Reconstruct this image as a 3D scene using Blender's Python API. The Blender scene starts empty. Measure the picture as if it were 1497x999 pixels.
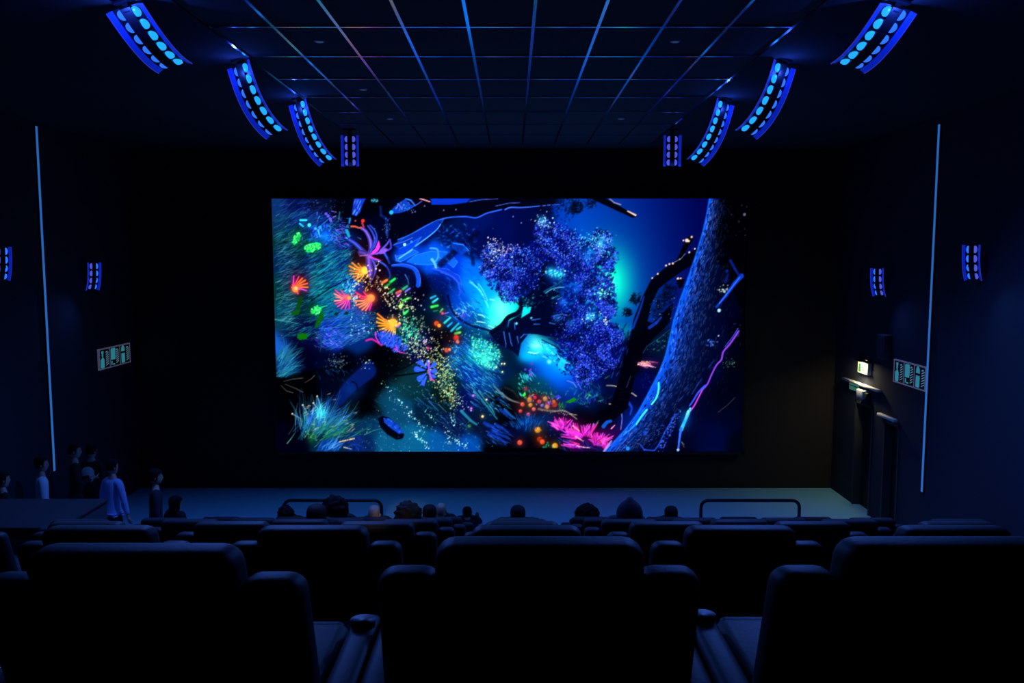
import bpy, bmesh, math, random
import numpy as np
from mathutils import Vector, Matrix

# ================================================================ camera, world, exposure
sc = bpy.context.scene
C = sc.collection
FPX, IW, IH = 1250.0, 1497.0, 999.0          # focal length in pixels of a 1497 x 999 frame
HORIZON = 378.0                              # row of the horizon in the photograph
PITCH = math.atan((IH / 2 - HORIZON) / FPX)
CAM_Z = 5.11
cam_d = bpy.data.cameras.new('camera'); cam = bpy.data.objects.new('camera', cam_d); C.objects.link(cam)
cam_d.sensor_width = 36.0; cam_d.lens = 36.0 * FPX / IW; cam_d.clip_end = 200
cam.location = (0, 0, CAM_Z); cam.rotation_euler = (math.pi / 2 - PITCH, 0, 0)
sc.camera = cam
world = bpy.data.worlds.new('dark_hall'); sc.world = world; world.use_nodes = True
world.node_tree.nodes['Background'].inputs[0].default_value = (0.0, 0.0, 0.0, 1)
world.node_tree.nodes['Background'].inputs[1].default_value = 0.0
sc.view_settings.view_transform = 'Standard'; sc.view_settings.look = 'None'
sc.view_settings.exposure = 0.0; sc.view_settings.gamma = 1.0; sc.view_settings.use_curve_mapping = False
SCREEN_GAIN = 1.0                            # brightness of the cinema screen
LAMP_GAIN = 1.0                              # brightness of the blue light fixtures

def ray(x, y):
    u, v = (x - IW / 2) / FPX, (IH / 2 - y) / FPX
    cp, sp = math.cos(PITCH), math.sin(PITCH)
    return Vector((u, cp + v * sp, -sp + v * cp))
def at_Y(x, y, Y): d = ray(x, y); return Vector((0, 0, CAM_Z)) + d * (Y / d.y)
def at_X(x, y, X): d = ray(x, y); return Vector((0, 0, CAM_Z)) + d * (X / d.x)
def at_Z(x, y, Z): d = ray(x, y); return Vector((0, 0, CAM_Z)) + d * ((Z - CAM_Z) / d.z)

# ================================================================ materials
def srgb(c):
    return tuple(((v / 255) / 12.92 if v / 255 <= .04045 else ((v / 255 + .055) / 1.055) ** 2.4) for v in c)
MATS = {}
def mat(name, col, rough=.6, metal=0.0, noise=0.0, nscale=40.0, bump=0.0, spec=.5, emit=None, estr=0.0, sheen=0.0):
    if name in MATS: return MATS[name]
    m = bpy.data.materials.new(name); m.use_nodes = True; nt = m.node_tree; b = nt.nodes['Principled BSDF']
    b.inputs['Base Color'].default_value = (*col, 1); b.inputs['Roughness'].default_value = rough
    b.inputs['Metallic'].default_value = metal; b.inputs['Specular IOR Level'].default_value = spec
    b.inputs['Sheen Weight'].default_value = sheen
    if noise or bump:
        tc = nt.nodes.new('ShaderNodeTexCoord'); nz = nt.nodes.new('ShaderNodeTexNoise')
        nz.inputs['Scale'].default_value = nscale; nz.inputs['Detail'].default_value = 6
        nt.links.new(tc.outputs['Object'], nz.inputs['Vector'])
        if noise:
            r = nt.nodes.new('ShaderNodeMapRange'); r.inputs['To Min'].default_value = 1 - noise; r.inputs['To Max'].default_value = 1 + noise
            h = nt.nodes.new('ShaderNodeMix'); h.data_type = 'RGBA'; h.blend_type = 'MULTIPLY'; h.inputs['Factor'].default_value = 1
            nt.links.new(nz.outputs['Fac'], r.inputs['Value']); h.inputs[6].default_value = (*col, 1)
            nt.links.new(r.outputs['Result'], h.inputs[7]); nt.links.new(h.outputs[2], b.inputs['Base Color'])
        if bump:
            bp = nt.nodes.new('ShaderNodeBump'); bp.inputs['Strength'].default_value = bump; bp.inputs['Distance'].default_value = .004
            nt.links.new(nz.outputs['Fac'], bp.inputs['Height']); nt.links.new(bp.outputs['Normal'], b.inputs['Normal'])
    if emit:
        b.inputs['Emission Color'].default_value = (*emit, 1); b.inputs['Emission Strength'].default_value = estr
    MATS[name] = m; return m

M_WALL = mat('wall_fabric', (.036, .042, .058), .95, noise=.25, nscale=60, bump=.3, spec=.2)
M_SCREENWALL = mat('black_screen_wall', (.045, .040, .034), .98, noise=.2, nscale=50, spec=.1)
M_CEIL = mat('ceiling_tile', (.10, .105, .12), .95, noise=.2, nscale=90, bump=.3, spec=.3)
M_SOFFIT = mat('ceiling_soffit', (.05, .053, .065), .95, noise=.2, spec=.3)
M_TBAR = mat('brushed_metal_bar', (.95, .98, 1.0), .16, 1.0)
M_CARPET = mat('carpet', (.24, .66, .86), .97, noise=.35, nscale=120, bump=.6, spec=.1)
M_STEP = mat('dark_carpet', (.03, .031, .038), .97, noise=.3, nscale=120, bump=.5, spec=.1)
M_LEATHER = mat('black_leather', (.022, .023, .030), .55, noise=.3, nscale=60, bump=.25, spec=.12)
M_PLASTIC = mat('black_plastic', (.010, .010, .012), .5)
M_METAL_DK = mat('black_metal', (.008, .008, .010), .4, .3)
M_FRAME = mat('door_frame_paint', (.055, .055, .055), .7, noise=.2)
M_DOOR = mat('door_black', (.006, .006, .007), .6, noise=.2)
M_LEDGE = mat('pale_ledge', (.85, .82, .75), .6)
M_WHITE = mat('white_plastic', (.75, .75, .72), .5)

# ================================================================ mesh and object tools
def link(name, me, parent=None, m=None):
    o = bpy.data.objects.new(name, me); C.objects.link(o)
    if parent: o.parent = parent
    if m and me and not me.materials: me.materials.append(m)
    return o
def thing(name, label, cat, loc=(0, 0, 0), rz=0.0, group=None):
    o = bpy.data.objects.new(name, None); C.objects.link(o); o.empty_display_size = .1
    o.location = loc; o.rotation_euler = (0, 0, rz); tag(o, label, cat, group); return o
def tag(o, label, cat, group=None):
    o['label'] = label; o['category'] = cat
    if group: o['group'] = group
    return o
def struct(o): o['kind'] = 'structure'; return o
def to_mesh(bm, name='mesh', smooth=True):
    me = bpy.data.meshes.new(name); bmesh.ops.recalc_face_normals(bm, faces=bm.faces); bm.to_mesh(me); bm.free()
    if smooth:
        for p in me.polygons: p.use_smooth = True
    return me
def box_bm(lo, hi, bev=0.0, seg=2, bm=None):
    bm2 = bmesh.new(); bmesh.ops.create_cube(bm2, size=1)
    for v in bm2.verts: v.co = Vector([lo[i] + (v.co[i] + .5) * (hi[i] - lo[i]) for i in range(3)])
    if bev: bmesh.ops.bevel(bm2, geom=list(bm2.edges) + list(bm2.verts), offset=bev, segments=seg, profile=.5, affect='EDGES')
    return bm2
def box(lo, hi, bev=0.0, seg=2, smooth=None):
    return to_mesh(box_bm(lo, hi, bev, seg), smooth=bool(bev) if smooth is None else smooth)
def multi(parts, smooth=False):
    """several boxes of ONE part joined into one mesh: parts = [(lo, hi, bevel)]"""
    bm = bmesh.new()
    for lo, hi, bev in parts:
        t = box_bm(lo, hi, bev); me = bpy.data.meshes.new('t'); t.to_mesh(me); t.free(); bm.from_mesh(me); bpy.data.meshes.remove(me)
    return to_mesh(bm, smooth=smooth)
def tube(pts, r, n=10, caps=True):
    bm = bmesh.new(); rings = []
    pts = [Vector(p) for p in pts]
    for i, p in enumerate(pts):
        t = (pts[min(i + 1, len(pts) - 1)] - pts[max(i - 1, 0)]).normalized()
        a = t.orthogonal().normalized() if i == 0 else (rings_a - t * rings_a.dot(t)).normalized()
        rings_a = a; b = t.cross(a); rr = r[i] if isinstance(r, (list, tuple)) else r
        rings.append([bm.verts.new(p + (a * math.cos(2 * math.pi * k / n) + b * math.sin(2 * math.pi * k / n)) * rr) for k in range(n)])
    for q, s in zip(rings, rings[1:]):
        for k in range(n): bm.faces.new((q[k], q[(k + 1) % n], s[(k + 1) % n], s[k]))
    if caps: bm.faces.new(rings[0][::-1]); bm.faces.new(rings[-1])
    return to_mesh(bm)
def quad_wall(pts): 
    bm = bmesh.new(); bm.faces.new([bm.verts.new(p) for p in pts]); return to_mesh(bm, smooth=False)
# ---------------------------------------------------------------- screen picture
def paint_screen():
    """The moving picture shown on the cinema screen: a glowing night forest, painted in numpy.
    Picture coordinates run x 397..1097 and y 291..661 (units of the picture itself)."""
    X0, Y0, PW, PH, S = 397.0, 291.0, 700, 370, 2
    W, H = PW * S, PH * S
    rg = np.random.RandomState(7)
    U = lambda a, b: a + (b - a) * rg.random_sample()
    gx, gy = np.meshgrid(X0 + (np.arange(W) + .5) / S, Y0 + (np.arange(H) + .5) / S)
    gx = gx.astype(np.float32); gy = gy.astype(np.float32)

    # ---- soft base colours (control points, 0..255)
    cps = """405 296 10 50 110;430 298 2 15 75;470 298 3 12 50;502 305 0 2 14;410 330 10 50 95;440 325 8 30 110;470 325 5 25 115;500 335 5 15 60
410 350 5 50 60;440 345 0 42 52;465 342 0 50 180;478 348 0 80 225;500 352 10 25 110;405 380 0 42 85;430 380 5 28 62;460 380 5 35 85;480 385 5 55 130;500 392 0 30 120
420 400 0 18 65;470 400 8 62 115;490 405 0 72 135;410 412 0 62 72;410 432 5 52 55;470 420 0 105 125;500 413 5 50 195;505 428 0 60 180;410 450 5 72 95;440 447 0 42 52
480 445 0 92 155;512 455 0 72 165;410 470 10 62 85;440 475 5 10 62;480 480 5 50 175;512 480 0 72 145;420 490 3 5 45;450 492 5 8 62;480 495 10 50 175;522 495 0 40 115
402 500 20 90 190;415 530 5 60 105;440 520 0 0 32;470 520 0 5 42;500 530 0 0 20;405 562 0 0 5;440 562 0 0 4;480 560 0 10 60;512 566 2 38 115;530 546 5 28 125
547 562 0 0 2;540 530 0 0 6;562 515 0 0 12;430 602 0 0 6;420 640 0 0 22;480 602 0 60 125;502 602 0 50 62;470 640 0 40 62;535 592 0 0 4;525 645 5 35 90;538 622 4 52 92
560 580 8 72 105;582 602 8 72 112;560 640 8 86 132;602 640 8 92 142;642 652 5 82 155;690 652 0 72 165;702 622 5 18 55;662 622 5 20 72;622 602 0 30 62;605 562 5 50 62
590 556 10 62 72;575 540 3 10 20;520 320 0 0 20;540 305 0 0 12;545 330 0 3 40;562 350 0 3 42;602 312 0 2 25;642 306 0 0 15;530 372 22 5 25;552 397 18 2 22;562 420 18 5 20
590 402 3 8 60;585 430 0 5 42;612 430 0 2 30;560 450 5 5 32;602 470 0 25 42;622 460 0 5 32;642 480 5 3 15;662 490 2 0 6;612 500 5 10 72;642 512 0 0 20;582 492 0 50 70
600 370 0 60 200;640 375 0 75 215;610 340 0 12 80;662 342 0 18 85;660 392 0 50 200;690 395 0 95 225;690 420 0 115 235;670 432 0 62 185;650 415 0 20 105;640 440 0 10 50
632 450 0 40 90;650 465 0 60 150;680 455 0 75 190;705 440 0 150 235;715 425 0 140 235;722 460 0 195 215;735 450 90 228 205;728 472 60 228 205;745 445 0 200 215;700 470 0 80 150
690 490 0 60 110;670 500 0 60 160;665 520 0 70 130;700 515 0 150 170;718 522 0 120 140;690 545 0 50 150;660 560 0 40 60;650 580 2 25 30;680 580 0 15 90;720 560 0 60 130
735 540 0 30 80;740 520 0 30 60;745 490 0 10 80;730 490 0 15 75;770 335 0 8 75;740 330 0 12 90;720 350 0 10 85;700 320 0 18 100;700 360 0 12 85;790 310 0 8 70;760 310 0 8 75
830 305 0 55 175;860 315 0 62 190;880 330 0 68 200;900 345 0 60 190;920 320 0 25 150;950 310 0 10 130;980 320 0 10 120;1015 300 0 4 85;1000 340 0 12 125;950 350 0 30 165
930 380 0 60 175;915 400 0 120 180;897 408 20 225 195;905 425 0 200 190;915 440 0 185 190;920 455 0 160 170;925 470 0 120 150;950 400 0 55 165;975 370 0 30 160;960 385 0 45 160
985 405 0 25 150;1000 390 0 25 150;1005 415 0 15 110;985 440 0 40 120;975 460 0 30 90;965 480 0 8 40;940 500 0 2 25;930 530 0 0 10;960 540 0 5 70;950 560 0 5 80;975 500 0 40 70
780 430 0 10 50;800 450 0 5 45;820 440 0 15 60;770 470 0 5 60;800 480 0 5 60;820 490 0 5 55;770 500 0 100 200;785 500 60 215 225;780 515 0 165 240;800 505 20 190 220;815 520 0 170 230
800 525 0 120 235;800 540 0 95 220;825 540 0 120 225;830 530 0 160 220;820 555 0 80 210;835 560 0 70 190;785 540 0 60 170;770 545 0 20 60;760 560 0 50 60;790 560 0 70 90;810 575 0 55 110
840 580 0 50 150;745 575 0 5 15;730 585 0 0 10;760 590 20 10 20;790 590 30 10 50;830 585 0 30 110;860 585 0 35 120;880 590 0 10 50;750 610 0 0 10;770 620 0 40 110;800 620 0 35 90
745 630 0 12 70;740 615 0 2 10;715 600 0 30 70;725 640 0 12 60;760 640 0 2 40;780 645 0 0 12;740 655 0 0 4;720 655 0 0 4;800 640 10 2 15;820 650 0 5 40;815 630 0 10 60;850 640 60 0 70
830 612 40 0 45;860 610 10 0 15;890 610 0 0 8;900 600 0 0 10;850 600 0 5 25;870 655 15 5 60;910 600 0 15 80;920 590 0 10 60;930 575 0 5 60;925 610 0 25 120;900 630 30 5 80
840 470 0 12 110;880 480 0 15 130;850 520 0 10 90;880 540 0 8 90;900 510 0 8 90;880 400 0 15 130;840 360 0 15 120;740 390 0 8 95;770 380 0 8 95;780 400 0 6 70;900 560 0 10 60;870 570 0 25 100
1065 300 0 0 4;1085 320 0 0 3;1075 350 0 0 8;1090 380 0 0 6;1070 400 0 0 18;1080 420 0 2 22;1060 440 0 2 30;1075 460 0 0 30;1090 480 0 0 6;1040 450 0 5 60;1050 480 0 5 60;1030 500 0 6 75
1060 510 0 5 50;1080 520 0 2 16;1040 540 0 4 60;1020 560 0 5 70;1005 580 0 6 70;1080 560 0 2 22;1060 580 0 2 26;1045 600 0 4 40;1040 630 0 6 55;1060 640 0 7 60;1075 610 0 4 40;1010 600 0 5 65
990 610 0 8 75;985 640 0 5 60;970 620 0 4 50;960 640 0 10 85;940 640 0 35 150;1010 640 0 4 45;1000 655 0 2 20;1060 655 0 8 62;1085 650 0 3 20;1085 600 0 3 25"""
    P = np.array([[float(v) for v in t.split()] for t in cps.replace('\n', ';').split(';') if t.strip()], dtype=np.float32)
    lw, lh = PW // 4, PH // 4
    lx, ly = np.meshgrid(X0 + (np.arange(lw) + .5) * 4, Y0 + (np.arange(lh) + .5) * 4)
    num = np.zeros((lh, lw, 3), np.float32); den = np.zeros((lh, lw, 1), np.float32)
    for x, y, r, g, b in P:
        d2 = (lx - x) ** 2 + (ly - y) ** 2
        wgt = (np.exp(-d2 / (2 * 9.0 ** 2)) + 1e-4 * np.exp(-d2 / (2 * 30.0 ** 2)))[..., None]
        num += wgt * np.array([r, g, b], np.float32); den += wgt
    low = num / (den + 1e-12) / 255.0
    fx = np.clip((np.arange(W) + .5) / S / 4 - .5, 0, lw - 1.001); fy = np.clip((np.arange(H) + .5) / S / 4 - .5, 0, lh - 1.001)
    ix, iy = fx.astype(int), fy.astype(int); tx, ty = (fx - ix)[None, :, None], (fy - iy)[:, None, None]
    img = ((low[iy][:, ix] * (1 - tx) + low[iy][:, ix + 1] * tx) * (1 - ty)
           + (low[iy + 1][:, ix] * (1 - tx) + low[iy + 1][:, ix + 1] * tx) * ty).astype(np.float32)

    # ---- brush tools
    def win(xa, ya, xb, yb):
        i0 = max(int((xa - X0) * S), 0); i1 = min(int((xb - X0) * S) + 2, W)
        j0 = max(int((ya - Y0) * S), 0); j1 = min(int((yb - Y0) * S) + 2, H)
        return (i0, i1, j0, j1) if i1 > i0 and j1 > j0 else None
    def mix(w, m, col, add=False):
        i0, i1, j0, j1 = w
        c = np.asarray(col, np.float32) / 255.0
        v = img[j0:j1, i0:i1]
        if add: v += m[..., None] * c
        else: v += m[..., None] * (c - v)
    def line(xa, ya, xb, yb, wa, wb, col, al=1.0, add=False, soft=.5):
        r = max(wa, wb) + 1
        w = win(min(xa, xb) - r, min(ya, yb) - r, max(xa, xb) + r, max(ya, yb) + r)
        if not w: return
        i0, i1, j0, j1 = w
        x, y = gx[j0:j1, i0:i1], gy[j0:j1, i0:i1]
        dx, dy = xb - xa, yb - ya
        t = np.clip(((x - xa) * dx + (y - ya) * dy) / (dx * dx + dy * dy + 1e-6), 0, 1)
        d = np.hypot(x - xa - t * dx, y - ya - t * dy)
        hw = (wa + (wb - wa) * t) * .5
        mix(w, al * np.clip((hw - d) / soft + .5, 0, 1), col, add)
    def path(pts, wa, wb, col, al=1.0, add=False, soft=.5):
        n = len(pts) - 1
        for k in range(n):
            line(*pts[k], *pts[k + 1], wa + (wb - wa) * k / n, wa + (wb - wa) * (k + 1) / n, col, al, add, soft)
    def spline(pts, n=8):
        out = []
        q = [pts[0]] + list(pts) + [pts[-1]]
        for k in range(1, len(q) - 2):
            p0, p1, p2, p3 = [np.array(v, float) for v in q[k - 1:k + 3]]
            for t in np.linspace(0, 1, n, endpoint=False):
                out.append(tuple(.5 * (2 * p1 + (p2 - p0) * t + (2 * p0 - 5 * p1 + 4 * p2 - p3) * t * t + (3 * p1 - p0 - 3 * p2 + p3) * t ** 3)))
        out.append(tuple(pts[-1])); return out
    def dot(x, y, r, col, al=1.0, add=False, soft=.6):
        w = win(x - r - 1, y - r - 1, x + r + 1, y + r + 1)
        if not w: return
        i0, i1, j0, j1 = w
        d = np.hypot(gx[j0:j1, i0:i1] - x, gy[j0:j1, i0:i1] - y)
        mix(w, al * np.clip((r - d) / soft + .5, 0, 1), col, add)
    def glow(x, y, r, col, al=1.0, ry=None):
        ry = ry or r
        w = win(x - 2.5 * r, y - 2.5 * ry, x + 2.5 * r, y + 2.5 * ry)
        if not w: return
        i0, i1, j0, j1 = w
        mix(w, al * np.exp(-(((gx[j0:j1, i0:i1] - x) / r) ** 2 + ((gy[j0:j1, i0:i1] - y) / ry) ** 2)), col)
    def poly(pts, col, al=1.0, soft=0.0):
        p = np.array(pts, float)
        w = win(p[:, 0].min() - 1, p[:, 1].min() - 1, p[:, 0].max() + 1, p[:, 1].max() + 1)
        if not w: return
        i0, i1, j0, j1 = w
        x, y = gx[j0:j1, i0:i1], gy[j0:j1, i0:i1]
        ins = np.zeros(x.shape, bool)
        for (xa, ya), (xb, yb) in zip(p, np.roll(p, -1, 0)):
            if ya == yb: continue
            ins ^= ((ya > y) != (yb > y)) & (x < (xb - xa) * (y - ya) / (yb - ya) + xa)
        mix(w, al * ins.astype(np.float32), col)
    def pick(cols):
        c = np.array(cols[rg.randint(len(cols))], float)
        return np.clip(c * U(.7, 1.25), 0, 255)
    def blades(n, region, ang, spread, ln, wd, cols, al=.75, bend=.25):
        for _ in range(n):
            x, y = region()
            a = math.radians(ang(x, y) if callable(ang) else ang) + U(-1, 1) * math.radians(spread)
            l = U(*ln); b = U(-bend, bend)
            c = pick(cols); p = [(x, y)]
            for k in range(3):
                p.append((p[-1][0] + math.cos(a + b * k) * l / 3, p[-1][1] - math.sin(a + b * k) * l / 3))
            path(p, U(*wd), .35, c, U(.5, 1) * al)
    def sparks(n, region, rr, cols, al=1.0):
        for _ in range(n):
            x, y = region(); dot(x, y, U(*rr), pick(cols), U(.55, 1) * al)
    box = lambda xa, ya, xb, yb: (lambda: (U(xa, xb), U(ya, yb)))
    gau = lambda x, y, sx, sy: (lambda: (x + sx * rg.standard_normal(), y + sy * rg.standard_normal()))
    def inpoly(pts):
        p = np.array(pts, float)
        def f():
            while True:
                x, y = U(p[:, 0].min(), p[:, 0].max()), U(p[:, 1].min(), p[:, 1].max()); s = False
                for (xa, ya), (xb, yb) in zip(p, np.roll(p, -1, 0)):
                    if (ya > y) != (yb > y) and x < (xb - xa) * (y - ya) / (yb - ya) + xa: s = not s
                if s: return x, y
        return f

    TEAL = [(20, 110, 150), (10, 90, 130), (40, 150, 170), (5, 70, 120), (20, 130, 140), (10, 60, 150)]
    DEEP = [(0, 20, 60), (2, 30, 80), (0, 15, 45), (0, 40, 70)]
    BLUE = [(20, 70, 220), (40, 100, 250), (10, 50, 180), (70, 90, 240), (15, 80, 210)]
    CYAN = [(60, 200, 230), (90, 230, 230), (40, 170, 240), (140, 240, 240)]

    # ---- meadow on the left
    mead = inpoly([(399, 312), (440, 312), (480, 320), (510, 360), (515, 400), (512, 440), (545, 455), (550, 480), (520, 500), (480, 510), (430, 490), (400, 500)])
    blades(420, mead, 26, 14, (9, 26), (.8, 1.8), DEEP, .85)
    blades(900, mead, lambda x, y: 24 + (y < 350) * 6 - (y > 450) * 8, 12, (7, 20), (.6, 1.4), TEAL, .62)
    blades(260, inpoly([(450, 370), (512, 365), (512, 430), (470, 445), (445, 430)]), 30, 10, (6, 16), (.7, 1.5), [(20, 150, 160), (40, 180, 190), (10, 130, 170), (30, 190, 150)], .7)
    blades(420, mead, 27, 10, (6, 15), (.6, 1.1), [(40, 150, 180), (30, 130, 190), (60, 170, 200), (20, 150, 140), (40, 110, 210)], .6)
    blades(140, box(399, 345, 425, 470), 22, 14, (8, 18), (.6, 1.2), [(70, 150, 170), (110, 180, 200), (50, 120, 150)], .6)
    blades(300, inpoly([(460, 470), (520, 440), (548, 470), (520, 500), (470, 512)]), 18, 12, (6, 16), (.6, 1.3), [(60, 70, 240), (90, 110, 255), (30, 90, 220), (20, 110, 170)], .65)
    blades(80, box(455, 480, 495, 505), -35, 18, (3, 9), (.6, 1.2), [(90, 80, 240), (130, 150, 255), (50, 60, 220)], .7)
    blades(120, box(399, 295, 470, 335), 28, 12, (6, 16), (.6, 1.2), [(40, 70, 170), (70, 90, 190), (20, 60, 150), (30, 90, 160)], .55)
    sparks(60, box(440, 292, 505, 320), (.4, .9), [(120, 150, 200), (80, 110, 190), (60, 90, 200)], .6)
    for _ in range(90):
        x, y = gau(468, 342, 13, 12)(); a = U(0, 6.3)
        line(x, y, x + 4 * math.cos(a), y + 4 * math.sin(a), U(1, 2.4), .6, pick([(20, 110, 255), (60, 150, 255), (10, 80, 240), (90, 120, 255)]), .7)
    line(439, 322, 448, 322, 3, 2.5, (40, 210, 250)); line(438, 327, 443, 331, 2.6, 2, (30, 190, 250)); dot(452, 329, 2.6, (70, 230, 240)); dot(461, 334, 1.8, (40, 190, 245)); dot(468, 332, 2.2, (20, 150, 255))
    path([(465, 336), (466, 341), (468, 346)], 1.6, 1.2, (60, 210, 255)); glow(474, 345, 6, (0, 120, 255), .8)
    for _ in range(70):
        x, y = gau(499, 342, 9, 11)(); a = U(-.9, .1) + (math.pi if U(0, 1) < .4 else 0)
        line(x, y, x + 6 * math.cos(a), y - 6 * math.sin(a), U(.8, 1.6), .5, pick([(60, 60, 230), (90, 100, 255), (30, 120, 255), (110, 90, 240), (60, 180, 250)]), .8)
    for x, y in ((477, 313), (480, 316), (483, 320), (484, 323)): dot(x, y, 2, (110, 90, 240), .9)
    line(487, 318, 492, 316, 1.4, 1, (140, 110, 230)); line(485, 309, 493, 311, 1.2, .8, (110, 100, 210)); path([(497, 311), (496, 318), (495, 324)], 2.4, 1.5, (30, 110, 150), .8)
    path([(507, 337), (509, 342), (510, 345)], 4.5, 4, (20, 150, 200)); path([(512, 320), (511, 326)], 3, 2, (10, 140, 220)); dot(508, 331, 2, (20, 110, 170))
    # green puffs
    def puff(x, y, rx, ry, rot, n):
        glow(x, y, rx * 1.5, (0, 90, 50), .7, ry * 1.5)
        for _ in range(n):
            a, q = U(0, 6.283), math.sqrt(U(0, 1)); u, v = rx * q * math.cos(a), ry * q * math.sin(a)
            c, s = math.cos(rot), math.sin(rot)
            dot(x + u * c - v * s, y + u * s + v * c, U(.6, 1.3), pick([(20, 230, 100), (60, 250, 120), (10, 190, 80), (120, 255, 150)]), .8)
    puff(433, 348, 4.6, 9.5, .55, 130); puff(456, 361, 13, 6.5, -.25, 200); puff(459, 452, 8, 6.5, -.4, 110); line(465, 448, 476, 445, 2.4, .8, (20, 200, 130))
    # green leaves and stems under the red flower
    poly([(434, 432), (440, 432), (437, 445), (434, 452), (429, 450)], (8, 75, 12)); poly([(421, 455), (436, 450), (433, 458), (424, 459)], (10, 90, 15))
    poly([(465, 456), (470, 452), (470, 463), (462, 476), (456, 478), (459, 468)], (8, 95, 15)); poly([(431, 487), (438, 485), (447, 486), (444, 494), (434, 495), (430, 492)], (12, 110, 10))
    path([(459, 487), (465, 492), (466, 502), (464, 512)], 2.6, 1, (15, 90, 110), .8); line(398, 465, 432, 471, 2, .8, (60, 160, 160), .8)
    for x, y in ((489, 456), (504, 455)): poly([(x - 4, y + 2), (x, y - 2), (x + 4, y), (x + 1, y + 4)], (4, 50, 25), .9)
    path([(452, 438), (480, 420), (500, 410), (518, 401)], 1.8, 1.6, (2, 12, 40), .9)
    # flowers with petals
    def bloom(x, y, pet, cols, core, cr):
        for ang, l, w, ci in pet:
            a = math.radians(ang); ex, ey = x + l * math.cos(a), y - l * math.sin(a)
            mx, my = x + .5 * l * math.cos(a + .18), y - .5 * l * math.sin(a + .18)
            path([(x, y), (mx, my), (ex, ey)], w * .95, w * .75, np.array(cols[ci]) * .5, .9); path([(x, y), (mx, my), (ex, ey)], w * .48, w * .34, cols[ci], .95)
        glow(x, y, cr * .8, core, .95); dot(x, y, cr * .6, core)
    glow(436, 413, 15, (120, 5, 40), .75)
    bloom(429, 421, [(95, 19, 4, 0), (72, 19, 4, 1), (55, 19, 5, 2), (40, 20, 5, 2), (24, 20, 4.5, 2), (8, 19, 4.5, 2), (-8, 17, 3.5, 3), (120, 8, 4, 1), (-60, 8, 4, 1), (150, 6, 4, 1)], [(240, 60, 200), (250, 60, 110), (255, 110, 60), (230, 80, 235)], (255, 120, 60), 7)
    dot(430, 420, 2.6, (255, 190, 110), .8)
    bloom(506, 433, [(165, 20, 4.5, 0), (150, 20, 4, 1), (178, 17, 4, 0), (195, 20, 4.5, 0), (208, 20, 4, 1), (222, 20, 4, 2), (240, 19, 4, 2), (258, 18, 4, 3), (278, 17, 4, 3), (130, 14, 3, 1)], [(255, 150, 160), (250, 80, 160), (240, 90, 190), (220, 70, 230)], (255, 90, 110), 6)
    dot(509, 434, 2.8, (255, 170, 60), .9)
    # orange blooms
    glow(528, 390, 14, (70, 20, 5), .8)
    bloom(533, 394, [(150, 22, 5, 0), (165, 24, 5, 0), (180, 23, 4.5, 1), (193, 23, 4.5, 0), (208, 21, 4.5, 1), (222, 20, 4, 0), (135, 14, 4, 1), (240, 18, 3, 2)], [(250, 150, 60), (225, 120, 40), (240, 180, 70)], (255, 190, 70), 9)
    glow(533, 436, 17, (130, 15, 40), .8)
    bloom(541, 434, [(160, 24, 5, 1), (172, 26, 4, 1), (190, 24, 5, 0), (205, 24, 5, 0), (218, 22, 5, 0), (232, 22, 5, 0), (246, 20, 4.5, 2), (262, 18, 4.5, 3), (140, 14, 4, 1)], [(255, 140, 110), (245, 50, 120), (255, 120, 130), (225, 40, 190)], (255, 130, 70), 9)
    bloom(573, 470, [(150, 26, 4.5, 1), (163, 24, 5, 0), (178, 24, 5, 0), (192, 22, 4.5, 0), (207, 22, 4.5, 0), (222, 20, 4.5, 1), (238, 20, 4, 0), (254, 20, 4, 2), (268, 19, 4, 0), (282, 17, 3, 0)], [(250, 160, 50), (250, 130, 50), (255, 200, 110)], (250, 165, 60), 10)
    line(579, 474, 583, 471, 5, 4, (250, 150, 50)); line(580, 476, 584, 473, 2.5, 1.5, (170, 70, 220))
    # violet star flower
    V = (105, 85, 245); VB = (60, 80, 240)
    for pts, wa, wb, c in (
        ([(538, 374), (542, 364), (541, 350), (535, 338), (528, 333)], 5, 3, (120, 95, 250)), ([(541, 368), (548, 352), (545, 340), (538, 330)], 3, 1.5, VB), ([(546, 362), (551, 350), (549, 338), (541, 329)], 2.2, 1.2, (40, 90, 245)),
        ([(538, 374), (525, 361), (517, 354), (510, 350)], 5, 3, (70, 90, 245)), ([(533, 370), (526, 368)], 6, 5, V), ([(539, 375), (539, 385), (541, 395), (540, 402)], 7, 5, (125, 90, 245)),
        ([(541, 376), (547, 384), (548, 395), (546, 402), (540, 412)], 3, 1.6, (90, 80, 240)), ([(542, 376), (556, 382), (566, 390), (570, 402), (566, 408)], 2.4, 1.4, (70, 90, 250)),
        ([(560, 366), (567, 378), (569, 384)], 3, 1.5, (50, 90, 250)), ([(556, 366), (566, 356), (570, 349)], 3, 1, (110, 90, 240)), ([(570, 349), (572, 360), (569, 364), (560, 368)], 2, 2, (80, 70, 235))):
        path(spline(pts, 4), wa * 1.5, wb * 1.4, np.array(c) * .62); path(spline(pts, 4), wa * .5, wb * .5, c)
    poly([(541, 371), (549, 362), (554, 350), (556, 360), (552, 367), (545, 371)], (225, 60, 220)); poly([(542, 372), (552, 368), (563, 362), (568, 364), (562, 370), (549, 371)], (125, 80, 235))
    line(541, 375, 557, 380, 2.6, 1, (215, 60, 190)); line(526, 373, 537, 372, 2, 1.4, (220, 150, 255)); glow(539, 374, 4, (170, 100, 250), .9)
    path([(514, 331), (519, 331), (525, 333), (529, 333)], 3, 1.6, (205, 90, 60)); dot(531, 323, 2.6, (225, 50, 40)); path([(530, 326), (532, 332)], 2.5, 2, (200, 50, 80)); dot(520, 323, 1.2, (190, 70, 80))
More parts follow.
